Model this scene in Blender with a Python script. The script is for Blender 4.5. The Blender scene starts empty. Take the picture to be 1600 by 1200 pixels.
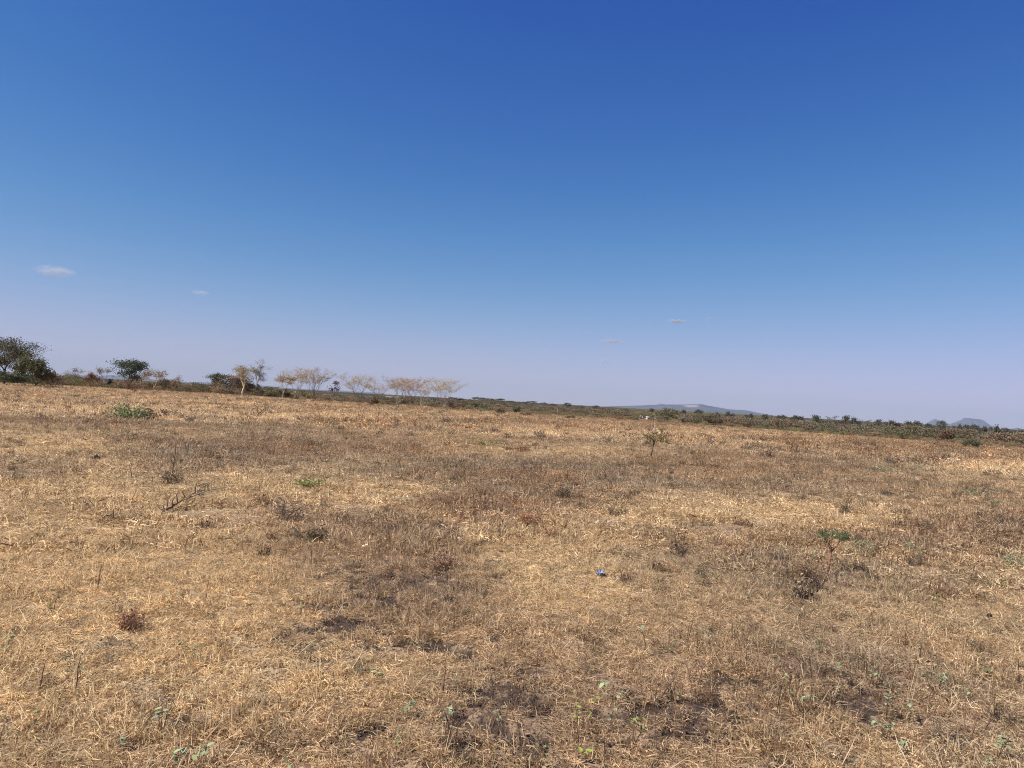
import bpy, math, random
import numpy as np
from mathutils import Vector, Matrix

# ------------------------------------------------------------------ camera, sky, sun, exposure
S = bpy.context.scene
COL = S.collection
EYE = 1.6
F = 1155.0                       # focal length in pixels of a 1600 wide frame
ROLL = math.atan(0.056)
PITCH = math.atan(28 / F)
fwd = Vector((0, math.cos(PITCH), math.sin(PITCH)))
r0 = Vector((1, 0, 0)); u0 = Vector((0, -math.sin(PITCH), math.cos(PITCH)))
right = r0 * math.cos(ROLL) + u0 * math.sin(ROLL)
up = u0 * math.cos(ROLL) - r0 * math.sin(ROLL)
cd = bpy.data.cameras.new('camera'); cam = bpy.data.objects.new('camera', cd); COL.objects.link(cam)
m = Matrix((right, up, -fwd)).transposed().to_4x4(); m.translation = Vector((0, 0, EYE))
cam.matrix_world = m
cd.sensor_width = 36; cd.lens = 36 * F / 1600; cd.clip_start = 0.05; cd.clip_end = 90000
S.camera = cam

SUN_EL = math.radians(49); SUN_AZ = math.radians(-112)      # azimuth clockwise from the view direction
w = bpy.data.worlds.new('World'); S.world = w; w.use_nodes = True
nt = w.node_tree; bg = nt.nodes['Background']
sky = nt.nodes.new('ShaderNodeTexSky'); sky.sky_type = 'NISHITA'; sky.sun_disc = False
sky.sun_elevation = SUN_EL; sky.sun_rotation = SUN_AZ
sky.altitude = 1500; sky.air_density = 1.0; sky.dust_density = 0.3; sky.ozone_density = 3.0
hs = nt.nodes.new('ShaderNodeHueSaturation'); hs.inputs['Saturation'].default_value = 1.12
hs.inputs['Hue'].default_value = 0.507
nt.links.new(sky.outputs[0], hs.inputs['Color'])
# the deep polarised blue of a dry highland sky: a power curve on each channel of the Nishita sky
sp_ = nt.nodes.new('ShaderNodeSeparateColor'); cb = nt.nodes.new('ShaderNodeCombineColor')
nt.links.new(hs.outputs[0], sp_.inputs[0])
def wmath(op, a, b):
    q = nt.nodes.new('ShaderNodeMath'); q.operation = op
    for n_, v_ in enumerate((a, b)):
        if isinstance(v_, (int, float)): q.inputs[n_].default_value = v_
        else: nt.links.new(v_, q.inputs[n_])
    return q.outputs[0]
for ch, (k_, p_, c_) in enumerate(((5.5, 2.05, 8.6), (4.70, 1.86, 7.6), (.99, .72, .20))):
    xp = wmath('POWER', wmath('MULTIPLY', sp_.outputs[ch], .11), p_)
    yy = wmath('DIVIDE', wmath('MULTIPLY', xp, k_ / .11), wmath('ADD', wmath('MULTIPLY', xp, c_), 1.0))
    nt.links.new(yy, cb.inputs[ch])
nt.links.new(cb.outputs[0], bg.inputs[0]); bg.inputs[1].default_value = 0.072
sd = bpy.data.lights.new('sun', 'SUN'); sd.energy = 5.0; sd.angle = math.radians(0.5); sd.color = (1, 0.95, 0.88)
so = bpy.data.objects.new('sun', sd); COL.objects.link(so)
sdir = Vector((math.sin(SUN_AZ) * math.cos(SUN_EL), math.cos(SUN_AZ) * math.cos(SUN_EL), math.sin(SUN_EL)))
so.rotation_euler = sdir.to_track_quat('Z', 'Y').to_euler(); so.location = (0, 0, 60)
vs = S.view_settings; vs.view_transform = 'Standard'; vs.look = 'None'; vs.exposure = 0.62; vs.gamma = 1
S.render.engine = 'CYCLES'
cy = S.cycles
cy.max_bounces = 6; cy.diffuse_bounces = 3; cy.glossy_bounces = 1; cy.transmission_bounces = 3
cy.transparent_max_bounces = 6; cy.volume_bounces = 0; cy.caustics_reflective = False; cy.caustics_refractive = False
cy.pixel_filter_type = 'BLACKMAN_HARRIS'; cy.filter_width = 1.05
cy.use_denoising = True; cy.denoiser = 'OPENIMAGEDENOISE'; cy.denoising_prefilter = 'NONE'

# ------------------------------------------------------------------ numeric helpers
R = np.random.RandomState(7)
random.seed(7)

def _hash(ix, iy, s):
    n = (ix.astype(np.int64) * 374761393 + iy.astype(np.int64) * 668265263 + s * 974634777) & 0xffffffff
    n = ((n ^ (n >> 13)) * 1274126177) & 0xffffffff
    n = (n ^ (n >> 16)) & 0xffffffff
    return (n & 0xffffff) / float(0xffffff)

def vn(x, y, s=0):
    x = np.asarray(x, float); y = np.asarray(y, float)
    ix = np.floor(x); iy = np.floor(y); fx = x - ix; fy = y - iy
    fx = fx * fx * (3 - 2 * fx); fy = fy * fy * (3 - 2 * fy)
    a = _hash(ix, iy, s); b = _hash(ix + 1, iy, s); c = _hash(ix, iy + 1, s); d = _hash(ix + 1, iy + 1, s)
    return a + (b - a) * fx + (c - a) * fy + (a - b - c + d) * fx * fy

def fbm(x, y, s=0, o=4):
    v = 0; t = 0; a = 1.0
    for k in range(o):
        v = v + a * vn(x * 2 ** k + 17.3 * k, y * 2 ** k - 9.1 * k, s + k); t += a; a *= 0.5
    return v / t

def ss(x, a, b):
    t = np.clip((np.asarray(x, float) - a) / (b - a), 0, 1); return t * t * (3 - 2 * t)

def H(x, y, micro=False):
    """height of the land"""
    x = np.asarray(x, float); y = np.asarray(y, float)
    d = np.hypot(x, y); az = np.arctan2(x, np.maximum(y, 1e-3))
    rt = ss(az, -0.15, 0.6)                      # falls away towards the right
    lf = 1 - ss(az, -0.45, 0.05)
    z = np.interp(d, [0, 90, 150, 260, 450, 700, 1100, 1700, 2600, 6000, 20000],
                     [0, 0, -.35, -2.0, -3.4, -4.2, -3.2, -1.2, .3, 1.0, 1.2])
    z = z + lf * np.interp(d, [0, 130, 170, 300, 700, 2000], [0, .0, 0.2, -.2, -2.5, 0])
    z = z - rt * np.interp(d, [0, 40, 150, 300, 700, 1400], [0, .1, 1.2, 1.8, .8, 0])
    ridge = np.exp(-((az + 0.02) / 0.13) ** 2)
    z = z + ridge * np.interp(d, [0, 200, 420, 750, 1200], [0, 0, 2.6, 4.9, 0])
    z = z + (fbm(x / 60, y / 60, 3, 3) - .5) * 0.8 * ss(d, 40, 150)
    z = z + (fbm(x / 7, y / 7, 5, 2) - .5) * 0.16 * ss(d, 1, 8)
    if micro:
        k = 1 - ss(d, 25, 45)
        s = soil(x, y)
        z = z + k * ((fbm(x / .5, y / .5, 8, 3) - .5) * .05 + (fbm(x / .09, y / .09, 9, 2) - .5) * (.012 + .03 * s) - .025 * s)
    return z

def project(x, y, z=0.0):
    px = x; py = y; pz = z - EYE
    dz = px * fwd.x + py * fwd.y + pz * fwd.z
    dx = px * right.x + py * right.y + pz * right.z
    dy = px * up.x + py * up.y + pz * up.z
    dz = np.where(dz < .05, .05, dz)
    return 800 + F * dx / dz, 600 - F * dy / dz

def ray(px, py):
    d = fwd + right * ((px - 800) / F) - up * ((py - 600) / F)
    return d.normalized()

def ground_at(px, py, dmax=400):
    """point of the land seen at that spot of the photograph"""
    d = ray(px, py); t = 1.0; o = Vector((0, 0, EYE))
    while t < dmax:
        p = o + d * t
        if p.z <= float(H(p.x, p.y)): break
        t *= 1.01
    return Vector((p.x, p.y, float(H(p.x, p.y))))

def far_at(px, dist):
    """point on the land at this distance, in the direction of column px"""
    d = ray(px, 583 + .056 * px); k = dist / math.hypot(d.x, d.y)
    x, y = d.x * k, d.y * k
    return Vector((x, y, float(H(x, y))))

def mpp(p):      # metres per photograph pixel there
    return max(p.y, .5) / F

# features of the land surface: weed belts (+), trampled straw (-), bare earth; each is a real patch of ground
WEED = [(420, 700, 260, 22, .7), (850, 735, 330, 26, .6), (1330, 735, 250, 34, .55), (560, 840, 170, 55, .75), (800, 785, 170, 28, .8),
        (640, 930, 160, 70, .6), (1500, 830, 190, 35, .75), (900, 1090, 300, 90, .45), (1270, 1030, 220, 90, .4), (700, 655, 700, 14, .35),
        (1380, 690, 300, 12, .4), (1270, 905, 60, 18, .9), (60, 740, 60, 9, .6), (85, 768, 40, 9, .5), (270, 750, 60, 16, .5),
        (300, 715, 120, 10, .6), (110, 660, 150, 10, .4), (1000, 860, 160, 40, .15),
        (150, 860, 320, 90, -.9), (120, 700, 200, 14, -.5), (350, 765, 230, 22, -.8), (590, 775, 90, 22, -.9), (860, 900, 130, 55, -1.0),
        (1180, 795, 220, 22, -.9), (1330, 815, 130, 14, -.8), (1540, 728, 110, 9, -.9), (200, 1000, 330, 130, -.6), (560, 1080, 260, 60, -.4),
        (450, 652, 260, 6, -.7), (850, 705, 170, 7, -.5), (800, 680, 90, 5, -.4), (1430, 980, 260, 50, -.3), (1350, 1180, 120, 40, -.4)]
SOIL = [(1300, 1100, 130, 40, .35), (1440, 1140, 90, 30, .4), (1400, 1060, 160, 50, .4), (1150, 1010, 120, 30, .35), (760, 1060, 120, 40, .3), (620, 920, 90, 30, .5), (1180, 1120, 300, 60, .25), (560, 960, 120, 50, .25), (880, 1120, 120, 50, .25), (1330, 1150, 120, 35, .3), (660, 800, 90, 16, .3), (1270, 1090, 330, 100, .42), (600, 960, 170, 70, .40), (950, 1130, 180, 70, .35), (700, 790, 180, 30, .25), (60, 1150, 120, 50, .2), (1240, 1075, 60, 12, .9), (1420, 1150, 70, 12, .9), (1000, 1095, 50, 10, .8), (1110, 1045, 40, 8, .8), (1200, 1150, 70, 12, .8), (870, 1120, 60, 10, .9), (1510, 1180, 50, 12, .8), (790, 1100, 40, 10, .7), (480, 880, 50, 8, .7), (600, 895, 50, 8, .7), (590, 960, 70, 14, .6), (520, 985, 60, 12, .7), (1090, 930, 40, 5, .6), (400, 1010, 30, 6, .6), (1350, 930, 60, 6, .5), (20, 930, 30, 5, .6), (220, 930, 30, 5, .5), (262, 803, 22, 7, 1), (370, 836, 26, 7, 1), (275, 855, 30, 5, 1), (500, 838, 22, 8, .8), (560, 935, 60, 16, .8), (545, 1005, 45, 12, 1),
        (620, 985, 60, 18, .7), (760, 990, 50, 12, 1), (360, 1040, 40, 9, 1), (650, 935, 22, 8, 1), (690, 798, 40, 8, .8), (1270, 908, 45, 9, .9),
        (870, 935, 50, 6, .8), (1000, 906, 35, 5, .8), (1240, 985, 55, 13, .9), (1165, 1055, 40, 16, 1), (940, 1040, 60, 13, 1), (860, 1070, 40, 18, 1),
        (1150, 1105, 60, 18, 1), (1320, 1110, 60, 22, 1), (1290, 1170, 45, 16, 1), (1040, 1160, 110, 18, .9), (930, 1120, 60, 16, .9),
        (830, 1165, 50, 18, 1), (1460, 1120, 60, 16, .8), (1350, 1085, 50, 14, .9), (1540, 962, 30, 9, 1), (40, 1192, 50, 12, 1), (120, 1025, 30, 6, .8),
        (300, 1100, 40, 10, .7), (170, 972, 18, 6, .8), (700, 1140, 50, 10, .7), (240, 1165, 50, 12, .8), (1210, 940, 40, 7, .6), (105, 700, 36, 3, .9),
        (100, 752, 34, 4, .8), (545, 745, 26, 4, .8), (640, 765, 50, 6, .6), (950, 790, 50, 5, .6), (880, 783, 40, 7, .6), (1395, 811, 20, 4, .8),
        (1450, 860, 40, 6, .7), (1560, 850, 50, 8, .6), (1110, 870, 14, 4, .8), (1380, 1000, 40, 8, .7), (1480, 1040, 40, 10, .8), (225, 680, 20, 3, .6),
        (415, 1150, 70, 14, .5), (1550, 1060, 50, 12, .7)]

def _feat(x, y, L, base):
    ax, ay = project(x, y, 0.0)
    ax = ax + (vn(x * 1.3, y * 1.3, 31) - .5) * 50; v = base
    wob = 1 + (fbm(x * 3.1, y * 3.1, 35, 3) - .5) * 1.2
    for cx, cy_, rx, ry, a in L:
        q = ((ax - cx) / rx) ** 2 + ((ay - cy_) / ry) ** 2
        v = v + a * np.exp(-q * wob * 1.1)
    return v

def weed(x, y):
    x = np.asarray(x, float); y = np.asarray(y, float); d = np.hypot(x, y)
    b = .42 + (fbm(x / 3.2, y / 3.2, 11, 4) - .5) * .9 + (fbm(x / 14, y / 14, 13, 3) - .5) * .5
    return np.clip(_feat(x, y, WEED, b), 0, 1)

def soil(x, y):
    x = np.asarray(x, float); y = np.asarray(y, float)
    b = (fbm(x / .40, y / .40, 21, 4) - .545) * 3.0 + (fbm(x / 4, y / 4, 23, 2) - .52) * 1.4
    b = np.clip(b, -1, .6)
    wx = x + (fbm(x / .7, y / .7, 27, 3) - .5) * 1.1; wy = y + (fbm(x / .7, y / .7, 28, 3) - .5) * 1.1      # ragged outlines
    v = _feat(wx, wy, SOIL, b)
    v = np.clip(v, 0, 2); v = v / (1 + .9 * v)
    n = fbm(x / .13, y / .10, 26, 4) * .85 + fbm(x / .05, y / .04, 29, 2) * .15
    t = .735 - .44 * v                                  # broken crumbs of bare earth, more of them where v is high
    return ss(n, t - .035, t + .035)

# ------------------------------------------------------------------ object helpers
def tag(o, label=None, cat=None, group=None, kind=None):
    if label: o['label'] = label
    if cat: o['category'] = cat
    if group: o['group'] = group
    if kind: o['kind'] = kind
    return o

def mesh_np(name, V, faces, mat, col=None, smooth=False):
    """V (n,3); faces: list of index arrays (k,3) / (k,4)"""
    me = bpy.data.meshes.new(name)
    V = np.asarray(V, np.float32)
    me.vertices.add(len(V)); me.vertices.foreach_set('co', V.ravel())
    ls = []; starts = []; pos = 0
    for f in faces:
        f = np.asarray(f, np.int32)
        if len(f) == 0: continue
        k = f.shape[1]; ls.append(f.ravel()); starts.append(pos + np.arange(len(f)) * k); pos += f.size
    L = np.concatenate(ls).astype(np.int32); st = np.concatenate(starts).astype(np.int32)
    me.loops.add(len(L)); me.loops.foreach_set('vertex_index', L)
    me.polygons.add(len(st)); me.polygons.foreach_set('loop_start', st)
    if smooth: me.polygons.foreach_set('use_smooth', np.ones(len(st), bool))
    me.update(calc_edges=True)
    if col is not None:
        a = me.attributes.new('col', 'FLOAT_COLOR', 'POINT')
        c = np.ones((len(V), 4), np.float32); c[:, :3] = col
        a.data.foreach_set('color', c.ravel())
    me.materials.append(mat)
    return me

def link(name, me, parent=None):
    o = bpy.data.objects.new(name, me); COL.objects.link(o)
    if parent is not None: o.parent = parent
    return o

def empty(name, loc, rz=0):
    o = bpy.data.objects.new(name, None); COL.objects.link(o); o.location = loc; o.rotation_euler.z = rz
    o.empty_display_size = .1
    return o

class MB:
    """collects vertices, faces and colours for one mesh"""
    def __init__(s): s.V = []; s.T = []; s.Q = []; s.C = []; s.n = 0
    def add(s, V, Q=None, T=None, col=(1, 1, 1)):
        V = np.asarray(V, float); k = len(V)
        s.V.append(V); c = np.asarray(col, float)
        s.C.append(np.broadcast_to(c, (k, 3)) if c.ndim == 1 else c)
        if Q is not None and len(Q): s.Q.append(np.asarray(Q) + s.n)
        if T is not None and len(T): s.T.append(np.asarray(T) + s.n)
        s.n += k
    def tube(s, P, rad, sides=5, col=(1, 1, 1), cap=True):
        P = np.asarray(P, float); k = len(P); rad = np.broadcast_to(np.asarray(rad, float), (k,))
        t = np.gradient(P, axis=0); t /= np.linalg.norm(t, axis=1)[:, None] + 1e-9
        ref = np.array([0.31, .17, .93]) if abs(t[0][2]) < .9 else np.array([1., .1, 0])
        a = np.cross(t, ref); a /= np.linalg.norm(a, axis=1)[:, None] + 1e-9
        b = np.cross(t, a)
        th = np.arange(sides) * 2 * np.pi / sides
        V = P[:, None, :] + rad[:, None, None] * (np.cos(th)[None, :, None] * a[:, None, :] + np.sin(th)[None, :, None] * b[:, None, :])
        i = np.arange(k - 1)[:, None] * sides; j = np.arange(sides)[None, :]; j2 = (j + 1) % sides
        Q = np.stack([i + j, i + j2, i + sides + j2, i + sides + j], -1).reshape(-1, 4)
        T = []
        if cap:
            for q in range(1, sides - 1): T += [[0, q + 1, q], [(k - 1) * sides, (k - 1) * sides + q, (k - 1) * sides + q + 1]]
        s.add(V.reshape(-1, 3), Q, T, col)
    def blades(s, B, D, L, W, curve, C, mid=.55):
        """ribbon blades: base B, direction D (unit), length L, width W, droop"""
        n = len(B)
        side = np.cross(D, R.normal(size=(n, 3))); side /= np.linalg.norm(side, axis=1)[:, None] + 1e-9
        W = W[:, None]; L = L[:, None]
        c = np.asarray(curve)
        m_ = B + D * L * mid; tip = B + D * L + c * L
        V = np.stack([B - side * W / 2, B + side * W / 2, m_ + side * W * .4, m_ - side * W * .4, tip], 1).reshape(-1, 3)
        i = np.arange(n)[:, None] * 5
        s.add(V, i + np.array([[0, 1, 2, 3]]), i + np.array([[3, 2, 4]]), np.repeat(C, 5, 0))
    def leaves(s, P, size, C, aspect=.6, flat=0.0):
        """little folded leaves: two quads' worth of depth in a rhombus"""
        n = len(P); size = np.broadcast_to(np.asarray(size, float), (n,))[:, None]
        a = R.normal(size=(n, 3)); a[:, 2] *= (1 - flat); a /= np.linalg.norm(a, axis=1)[:, None]
        b = R.normal(size=(n, 3)); b[:, 2] *= (1 - flat); b = np.cross(a, b); b /= np.linalg.norm(b, axis=1)[:, None] + 1e-9
        V = np.stack([P, P + a * size * .5 + b * size * aspect * .5, P + a * size, P + a * size * .5 - b * size * aspect * .5], 1).reshape(-1, 3)
        i = np.arange(n)[:, None] * 4
        s.add(V, i + np.array([[0, 1, 2, 3]]), None, np.repeat(C, 4, 0))
    def build(s, name, mat, smooth=False):
        fs = []
        if s.Q: fs.append(np.concatenate(s.Q))
        if s.T: fs.append(np.concatenate(s.T))
        return mesh_np(name, np.concatenate(s.V), fs, mat, np.concatenate(s.C), smooth)

def cvar(n, base, v=.25, hue=.03):
    """n colours around base"""
    k = np.exp(R.normal(0, v, (n, 1)))
    return np.clip(np.asarray(base, float)[None, :] * k * (1 + R.normal(0, hue, (n, 3))), 0.004, .95)

# ------------------------------------------------------------------ materials
def mat_plant(name, trans=.2, inst=False, rough=.8, noise=0.0):
    """plant matter: its own vertex colours, some light passing through"""
    mt = bpy.data.materials.new(name); mt.use_nodes = True; n = mt.node_tree; n.nodes.clear()
    out = n.nodes.new('ShaderNodeOutputMaterial')
    at = n.nodes.new('ShaderNodeAttribute'); at.attribute_name = 'col'
    c = at.outputs['Color']
    if inst:
        ti = n.nodes.new('ShaderNodeAttribute'); ti.attribute_type = 'INSTANCER'; ti.attribute_name = 'tint'
        mx = n.nodes.new('ShaderNodeMix'); mx.data_type = 'RGBA'; mx.blend_type = 'MULTIPLY'; mx.inputs[0].default_value = 1
        n.links.new(c, mx.inputs[6]); n.links.new(ti.outputs['Color'], mx.inputs[7]); c = mx.outputs[2]
    if noise:
        tc = n.nodes.new('ShaderNodeTexCoord')
        nz = n.nodes.new('ShaderNodeTexNoise'); nz.inputs['Scale'].default_value = noise; nz.inputs['Detail'].default_value = 5
        n.links.new(tc.outputs['Object'], nz.inputs['Vector'])
        mr = n.nodes.new('ShaderNodeMapRange'); mr.inputs[1].default_value = .3; mr.inputs[2].default_value = .7
        mr.inputs[3].default_value = .55; mr.inputs[4].default_value = 1.35
        n.links.new(nz.outputs['Fac'], mr.inputs[0])
        mx = n.nodes.new('ShaderNodeMix'); mx.data_type = 'RGBA'; mx.blend_type = 'MULTIPLY'; mx.inputs[0].default_value = 1
        n.links.new(c, mx.inputs[6]); n.links.new(mr.outputs[0], mx.inputs[7]); c = mx.outputs[2]
    df = n.nodes.new('ShaderNodeBsdfPrincipled'); df.inputs['Roughness'].default_value = rough
    df.inputs['Specular IOR Level'].default_value = .25
    n.links.new(c, df.inputs['Base Color']); sh = df.outputs[0]
    if trans:
        tr = n.nodes.new('ShaderNodeBsdfTranslucent'); n.links.new(c, tr.inputs[0])
        ms = n.nodes.new('ShaderNodeMixShader'); ms.inputs[0].default_value = trans
        n.links.new(sh, ms.inputs[1]); n.links.new(tr.outputs[0], ms.inputs[2]); sh = ms.outputs[0]
    n.links.new(sh, out.inputs[0])
    return mt

M_GRASS = mat_plant('dry_grass', .48, True, .65)
M_SCRUB = mat_plant('scrub_leaves', .15, True)
M_LEAF = mat_plant('leaves', .2)
M_WOOD = mat_plant('bark', 0, False, .85, 3.0)
M_SOLID = mat_plant('earthy_solid', 0, False, .9, 40.0)

def mat_ground():
    mt = bpy.data.materials.new('savanna_ground'); mt.use_nodes = True; n = mt.node_tree; n.nodes.clear(); N = n.nodes.new; K = n.links.new
    out = N('ShaderNodeOutputMaterial'); bs = N('ShaderNodeBsdfPrincipled'); bs.inputs['Roughness'].default_value = .95
    bs.inputs['Specular IOR Level'].default_value = .1; K(bs.outputs[0], out.inputs[0])
    geo = N('ShaderNodeNewGeometry')
    def noise(scale, det=6, rough=.6):
        z = N('ShaderNodeTexNoise'); z.inputs['Scale'].default_value = scale; z.inputs['Detail'].default_value = det
        z.inputs['Roughness'].default_value = rough; K(geo.outputs['Position'], z.inputs['Vector']); return z.outputs['Fac']
    def ramp(src, a, b):
        r = N('ShaderNodeMapRange'); r.inputs[1].default_value = a; r.inputs[2].default_value = b; r.interpolation_type = 'SMOOTHSTEP'; K(src, r.inputs[0]); return r.outputs[0]
    def mix(f, a, b, mode='MIX'):
        x = N('ShaderNodeMix'); x.data_type = 'RGBA'; x.blend_type = mode
        if isinstance(f, float): x.inputs[0].default_value = f
        else: K(f, x.inputs[0])
        for v, s in ((a, 6), (b, 7)):
            if isinstance(v, tuple): x.inputs[s].default_value = (*v, 1)
            else: K(v, x.inputs[s])
        return x.outputs[2]
    def attr(nm):
        a = N('ShaderNodeAttribute'); a.attribute_name = nm; return a.outputs['Fac']
    wd, sl, fr, gr = attr('weed'), attr('bare'), attr('faraway'), attr('lush')
    straw = mix(ramp(noise(9), .35, .65), (.42, .29, .16), (.57, .41, .235))
    brown = mix(ramp(noise(6.0), .35, .65), (.25, .16, .10), (.42, .28, .17))
    c = mix(wd, straw, brown)
    c = mix(ramp(noise(.35, 8), .52, .68), c, (.33, .235, .145))          # rusty stands far off
    farc = mix(ramp(noise(.02, 8), .42, .58), (.26, .19, .115), (.15, .12, .075))
    c = mix(fr, c, farc)
    c = mix(gr, c, (.13, .125, .05))
    soilc = mix(ramp(noise(30), .3, .7), (.040, .028, .022), (.115, .078, .060))
    near = mix(ramp(noise(60, 4), .36, .56), (.075, .05, .036), c)     # litter over dark earth, with shade between the blades painted in
    nf = attr('closeup')
    c = mix(nf, c, near)
    c = mix(sl, c, soilc)
    K(c, bs.inputs['Base Color'])
    bp = N('ShaderNodeBump'); bp.inputs['Strength'].default_value = .8; bp.inputs['Distance'].default_value = .03
    K(noise(45, 8, .7), bp.inputs['Height']); K(bp.outputs[0], bs.inputs['Normal'])
    return mt
M_GROUND = mat_ground()

# ------------------------------------------------------------------ the land
def build_ground():
    a1 = np.radians(np.linspace(-56, 56, 460)); a2 = np.radians(np.linspace(59, 301, 82))
    A = np.concatenate([a1, a2]); nA = len(A)
    rr = [0.35]
    while rr[-1] < 19500: rr.append(rr[-1] * (1.0125 if rr[-1] < 60 else 1.022) + .002)
    rr = np.array(rr); nR = len(rr)
    X = np.outer(rr, np.sin(A)); Y = np.outer(rr, np.cos(A))
    Z = H(X, Y, True)
    V = np.stack([X, Y, Z], -1).reshape(-1, 3); V = np.vstack([V, [[0, 0, float(Z[0].mean())]]])
    i = np.arange(nR - 1)[:, None] * nA; j = np.arange(nA)[None, :]; j2 = (j + 1) % nA
    Q = np.stack([i + j, i + nA + j, i + nA + j2, i + j2], -1).reshape(-1, 4)
    jj = np.arange(nA); T = np.stack([np.full(nA, len(V) - 1), jj, (jj + 1) % nA], -1)
    me = mesh_np('ground', V, [Q, T], M_GROUND, smooth=True)
    x, y = V[:, 0], V[:, 1]; d = np.hypot(x, y)
    lush = (ss(fbm(x / 25, y / 9, 41, 3), .45, .65) * .6 * ss(d, 85, 120) * (1 - ss(d, 300, 600))
            + .45 * ss(d, 300, 1500) * ss(fbm(x / 150, y / 150, 43, 3), .4, .6))
    for nm, arr in (('weed', weed(x, y)), ('bare', soil(x, y) * (1 - ss(d, 30, 60))), ('faraway', ss(d, 120, 300)),
                    ('closeup', 1 - ss(d, 14, 45)), ('lush', lush)):
        at = me.attributes.new(nm, 'FLOAT', 'POINT'); at.data.foreach_set('value', arr.astype(np.float32))
    tag(link('ground', me), 'flat dry savanna ground with straw, brown weeds and dark bare soil', 'ground', kind='structure')
build_ground()

# ------------------------------------------------------------------ scattered ground cover (geometry nodes instances)
def scatter(name, label, cat, P, rot, scl, idx, tint, protos):
    pc = bpy.data.collections.new(name + '_sources')
    for k, me in enumerate(protos):
        pc.objects.link(bpy.data.objects.new('%s_source_%02d' % (name, k), me))
    me = bpy.data.meshes.new(name); me.vertices.add(len(P)); me.vertices.foreach_set('co', np.asarray(P, np.float32).ravel())
    for nm, ty, key, arr in (('rot', 'FLOAT_VECTOR', 'vector', rot), ('scl', 'FLOAT_VECTOR', 'vector', scl), ('idx', 'INT', 'value', idx)):
        a = me.attributes.new(nm, ty, 'POINT'); a.data.foreach_set(key, np.ascontiguousarray(arr, np.int32 if ty == 'INT' else np.float32).ravel())
    a = me.attributes.new('tint', 'FLOAT_COLOR', 'POINT'); t4 = np.ones((len(P), 4), np.float32); t4[:, :3] = tint; a.data.foreach_set('color', t4.ravel())
    o = link(name, me); me.materials.append(protos[0].materials[0])
    g = bpy.data.node_groups.new(name + '_scatter', 'GeometryNodeTree')
    g.interface.new_socket('Geometry', in_out='INPUT', socket_type='NodeSocketGeometry')
    g.interface.new_socket('Geometry', in_out='OUTPUT', socket_type='NodeSocketGeometry')
    gi = g.nodes.new('NodeGroupInput'); go = g.nodes.new('NodeGroupOutput')
    ci = g.nodes.new('GeometryNodeCollectionInfo'); ci.inputs[0].default_value = pc
    ci.inputs['Separate Children'].default_value = True; ci.inputs['Reset Children'].default_value = True
    ip = g.nodes.new('GeometryNodeInstanceOnPoints'); ip.inputs['Pick Instance'].default_value = True
    def na(nm, ty):
        q = g.nodes.new('GeometryNodeInputNamedAttribute'); q.data_type = ty; q.inputs[0].default_value = nm; return q.outputs[0]
    g.links.new(gi.outputs[0], ip.inputs['Points']); g.links.new(ci.outputs[0], ip.inputs['Instance'])
    g.links.new(na('idx', 'INT'), ip.inputs['Instance Index']); g.links.new(na('rot', 'FLOAT_VECTOR'), ip.inputs['Rotation'])
    g.links.new(na('scl', 'FLOAT_VECTOR'), ip.inputs['Scale']); g.links.new(ip.outputs[0], go.inputs[0])
    md = o.modifiers.new('scatter', 'NODES'); md.node_group = g
    tag(o, label, cat, kind='stuff')
    return o

def dirs(n, lean_lo, lean_hi):
    az = R.uniform(0, 2 * np.pi, n); ln = np.radians(R.uniform(lean_lo, lean_hi, n))
    return np.stack([np.cos(az) * np.sin(ln), np.sin(az) * np.sin(ln), np.cos(ln)], -1)

def disc(n, r):
    a = R.uniform(0, 2 * np.pi, n); q = r * np.sqrt(R.uniform(0, 1, n)); return np.stack([q * np.cos(a), q * np.sin(a), np.zeros(n)], -1)

def straw_patch(r, n, L0, W0, upright=.35):
    b = MB(); B = disc(n, r); k = int(n * upright)
    # little tufts: pull bases to a few centres
    ti_ = R.randint(0, max(3, n // 14), n); c = disc(max(3, n // 14), r)[ti_]; tv = np.exp(np.clip(R.normal(-.03, .29, max(3, n // 14)), -.8, .36))[ti_]; B = B * .35 + c * .65 + R.normal(0, r * .05, (n, 3)) * [1, 1, 0]
    B[:, 2] = R.uniform(-.01, .30 * L0, n); B[:k, 2] = -.01
    D = np.vstack([dirs(k, 5, 55), dirs(n - k, 55, 98)])
    L = L0 * np.exp(R.normal(0, .4, n)) * (.75 + .3 * tv); cv = R.normal(0, .22, (n, 3)); cv[:, 2] = -np.abs(cv[:, 2])
    C = np.minimum(cvar(n, (.98, .95, .91), .31, .04), 1.45) * tv[:, None] * np.stack([np.ones(n), tv ** .10, tv ** .22], -1)
    dark = R.rand(n) < .26; C[dark] *= [.42, .34, .30]
    pale = R.rand(n) < .1; C[pale] *= [1.35, 1.4, 1.55]
    b.blades(B, D, L, W0 * R.uniform(.6, 1.4, n), cv, C)
    return b.build('straw', M_GRASS)

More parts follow.
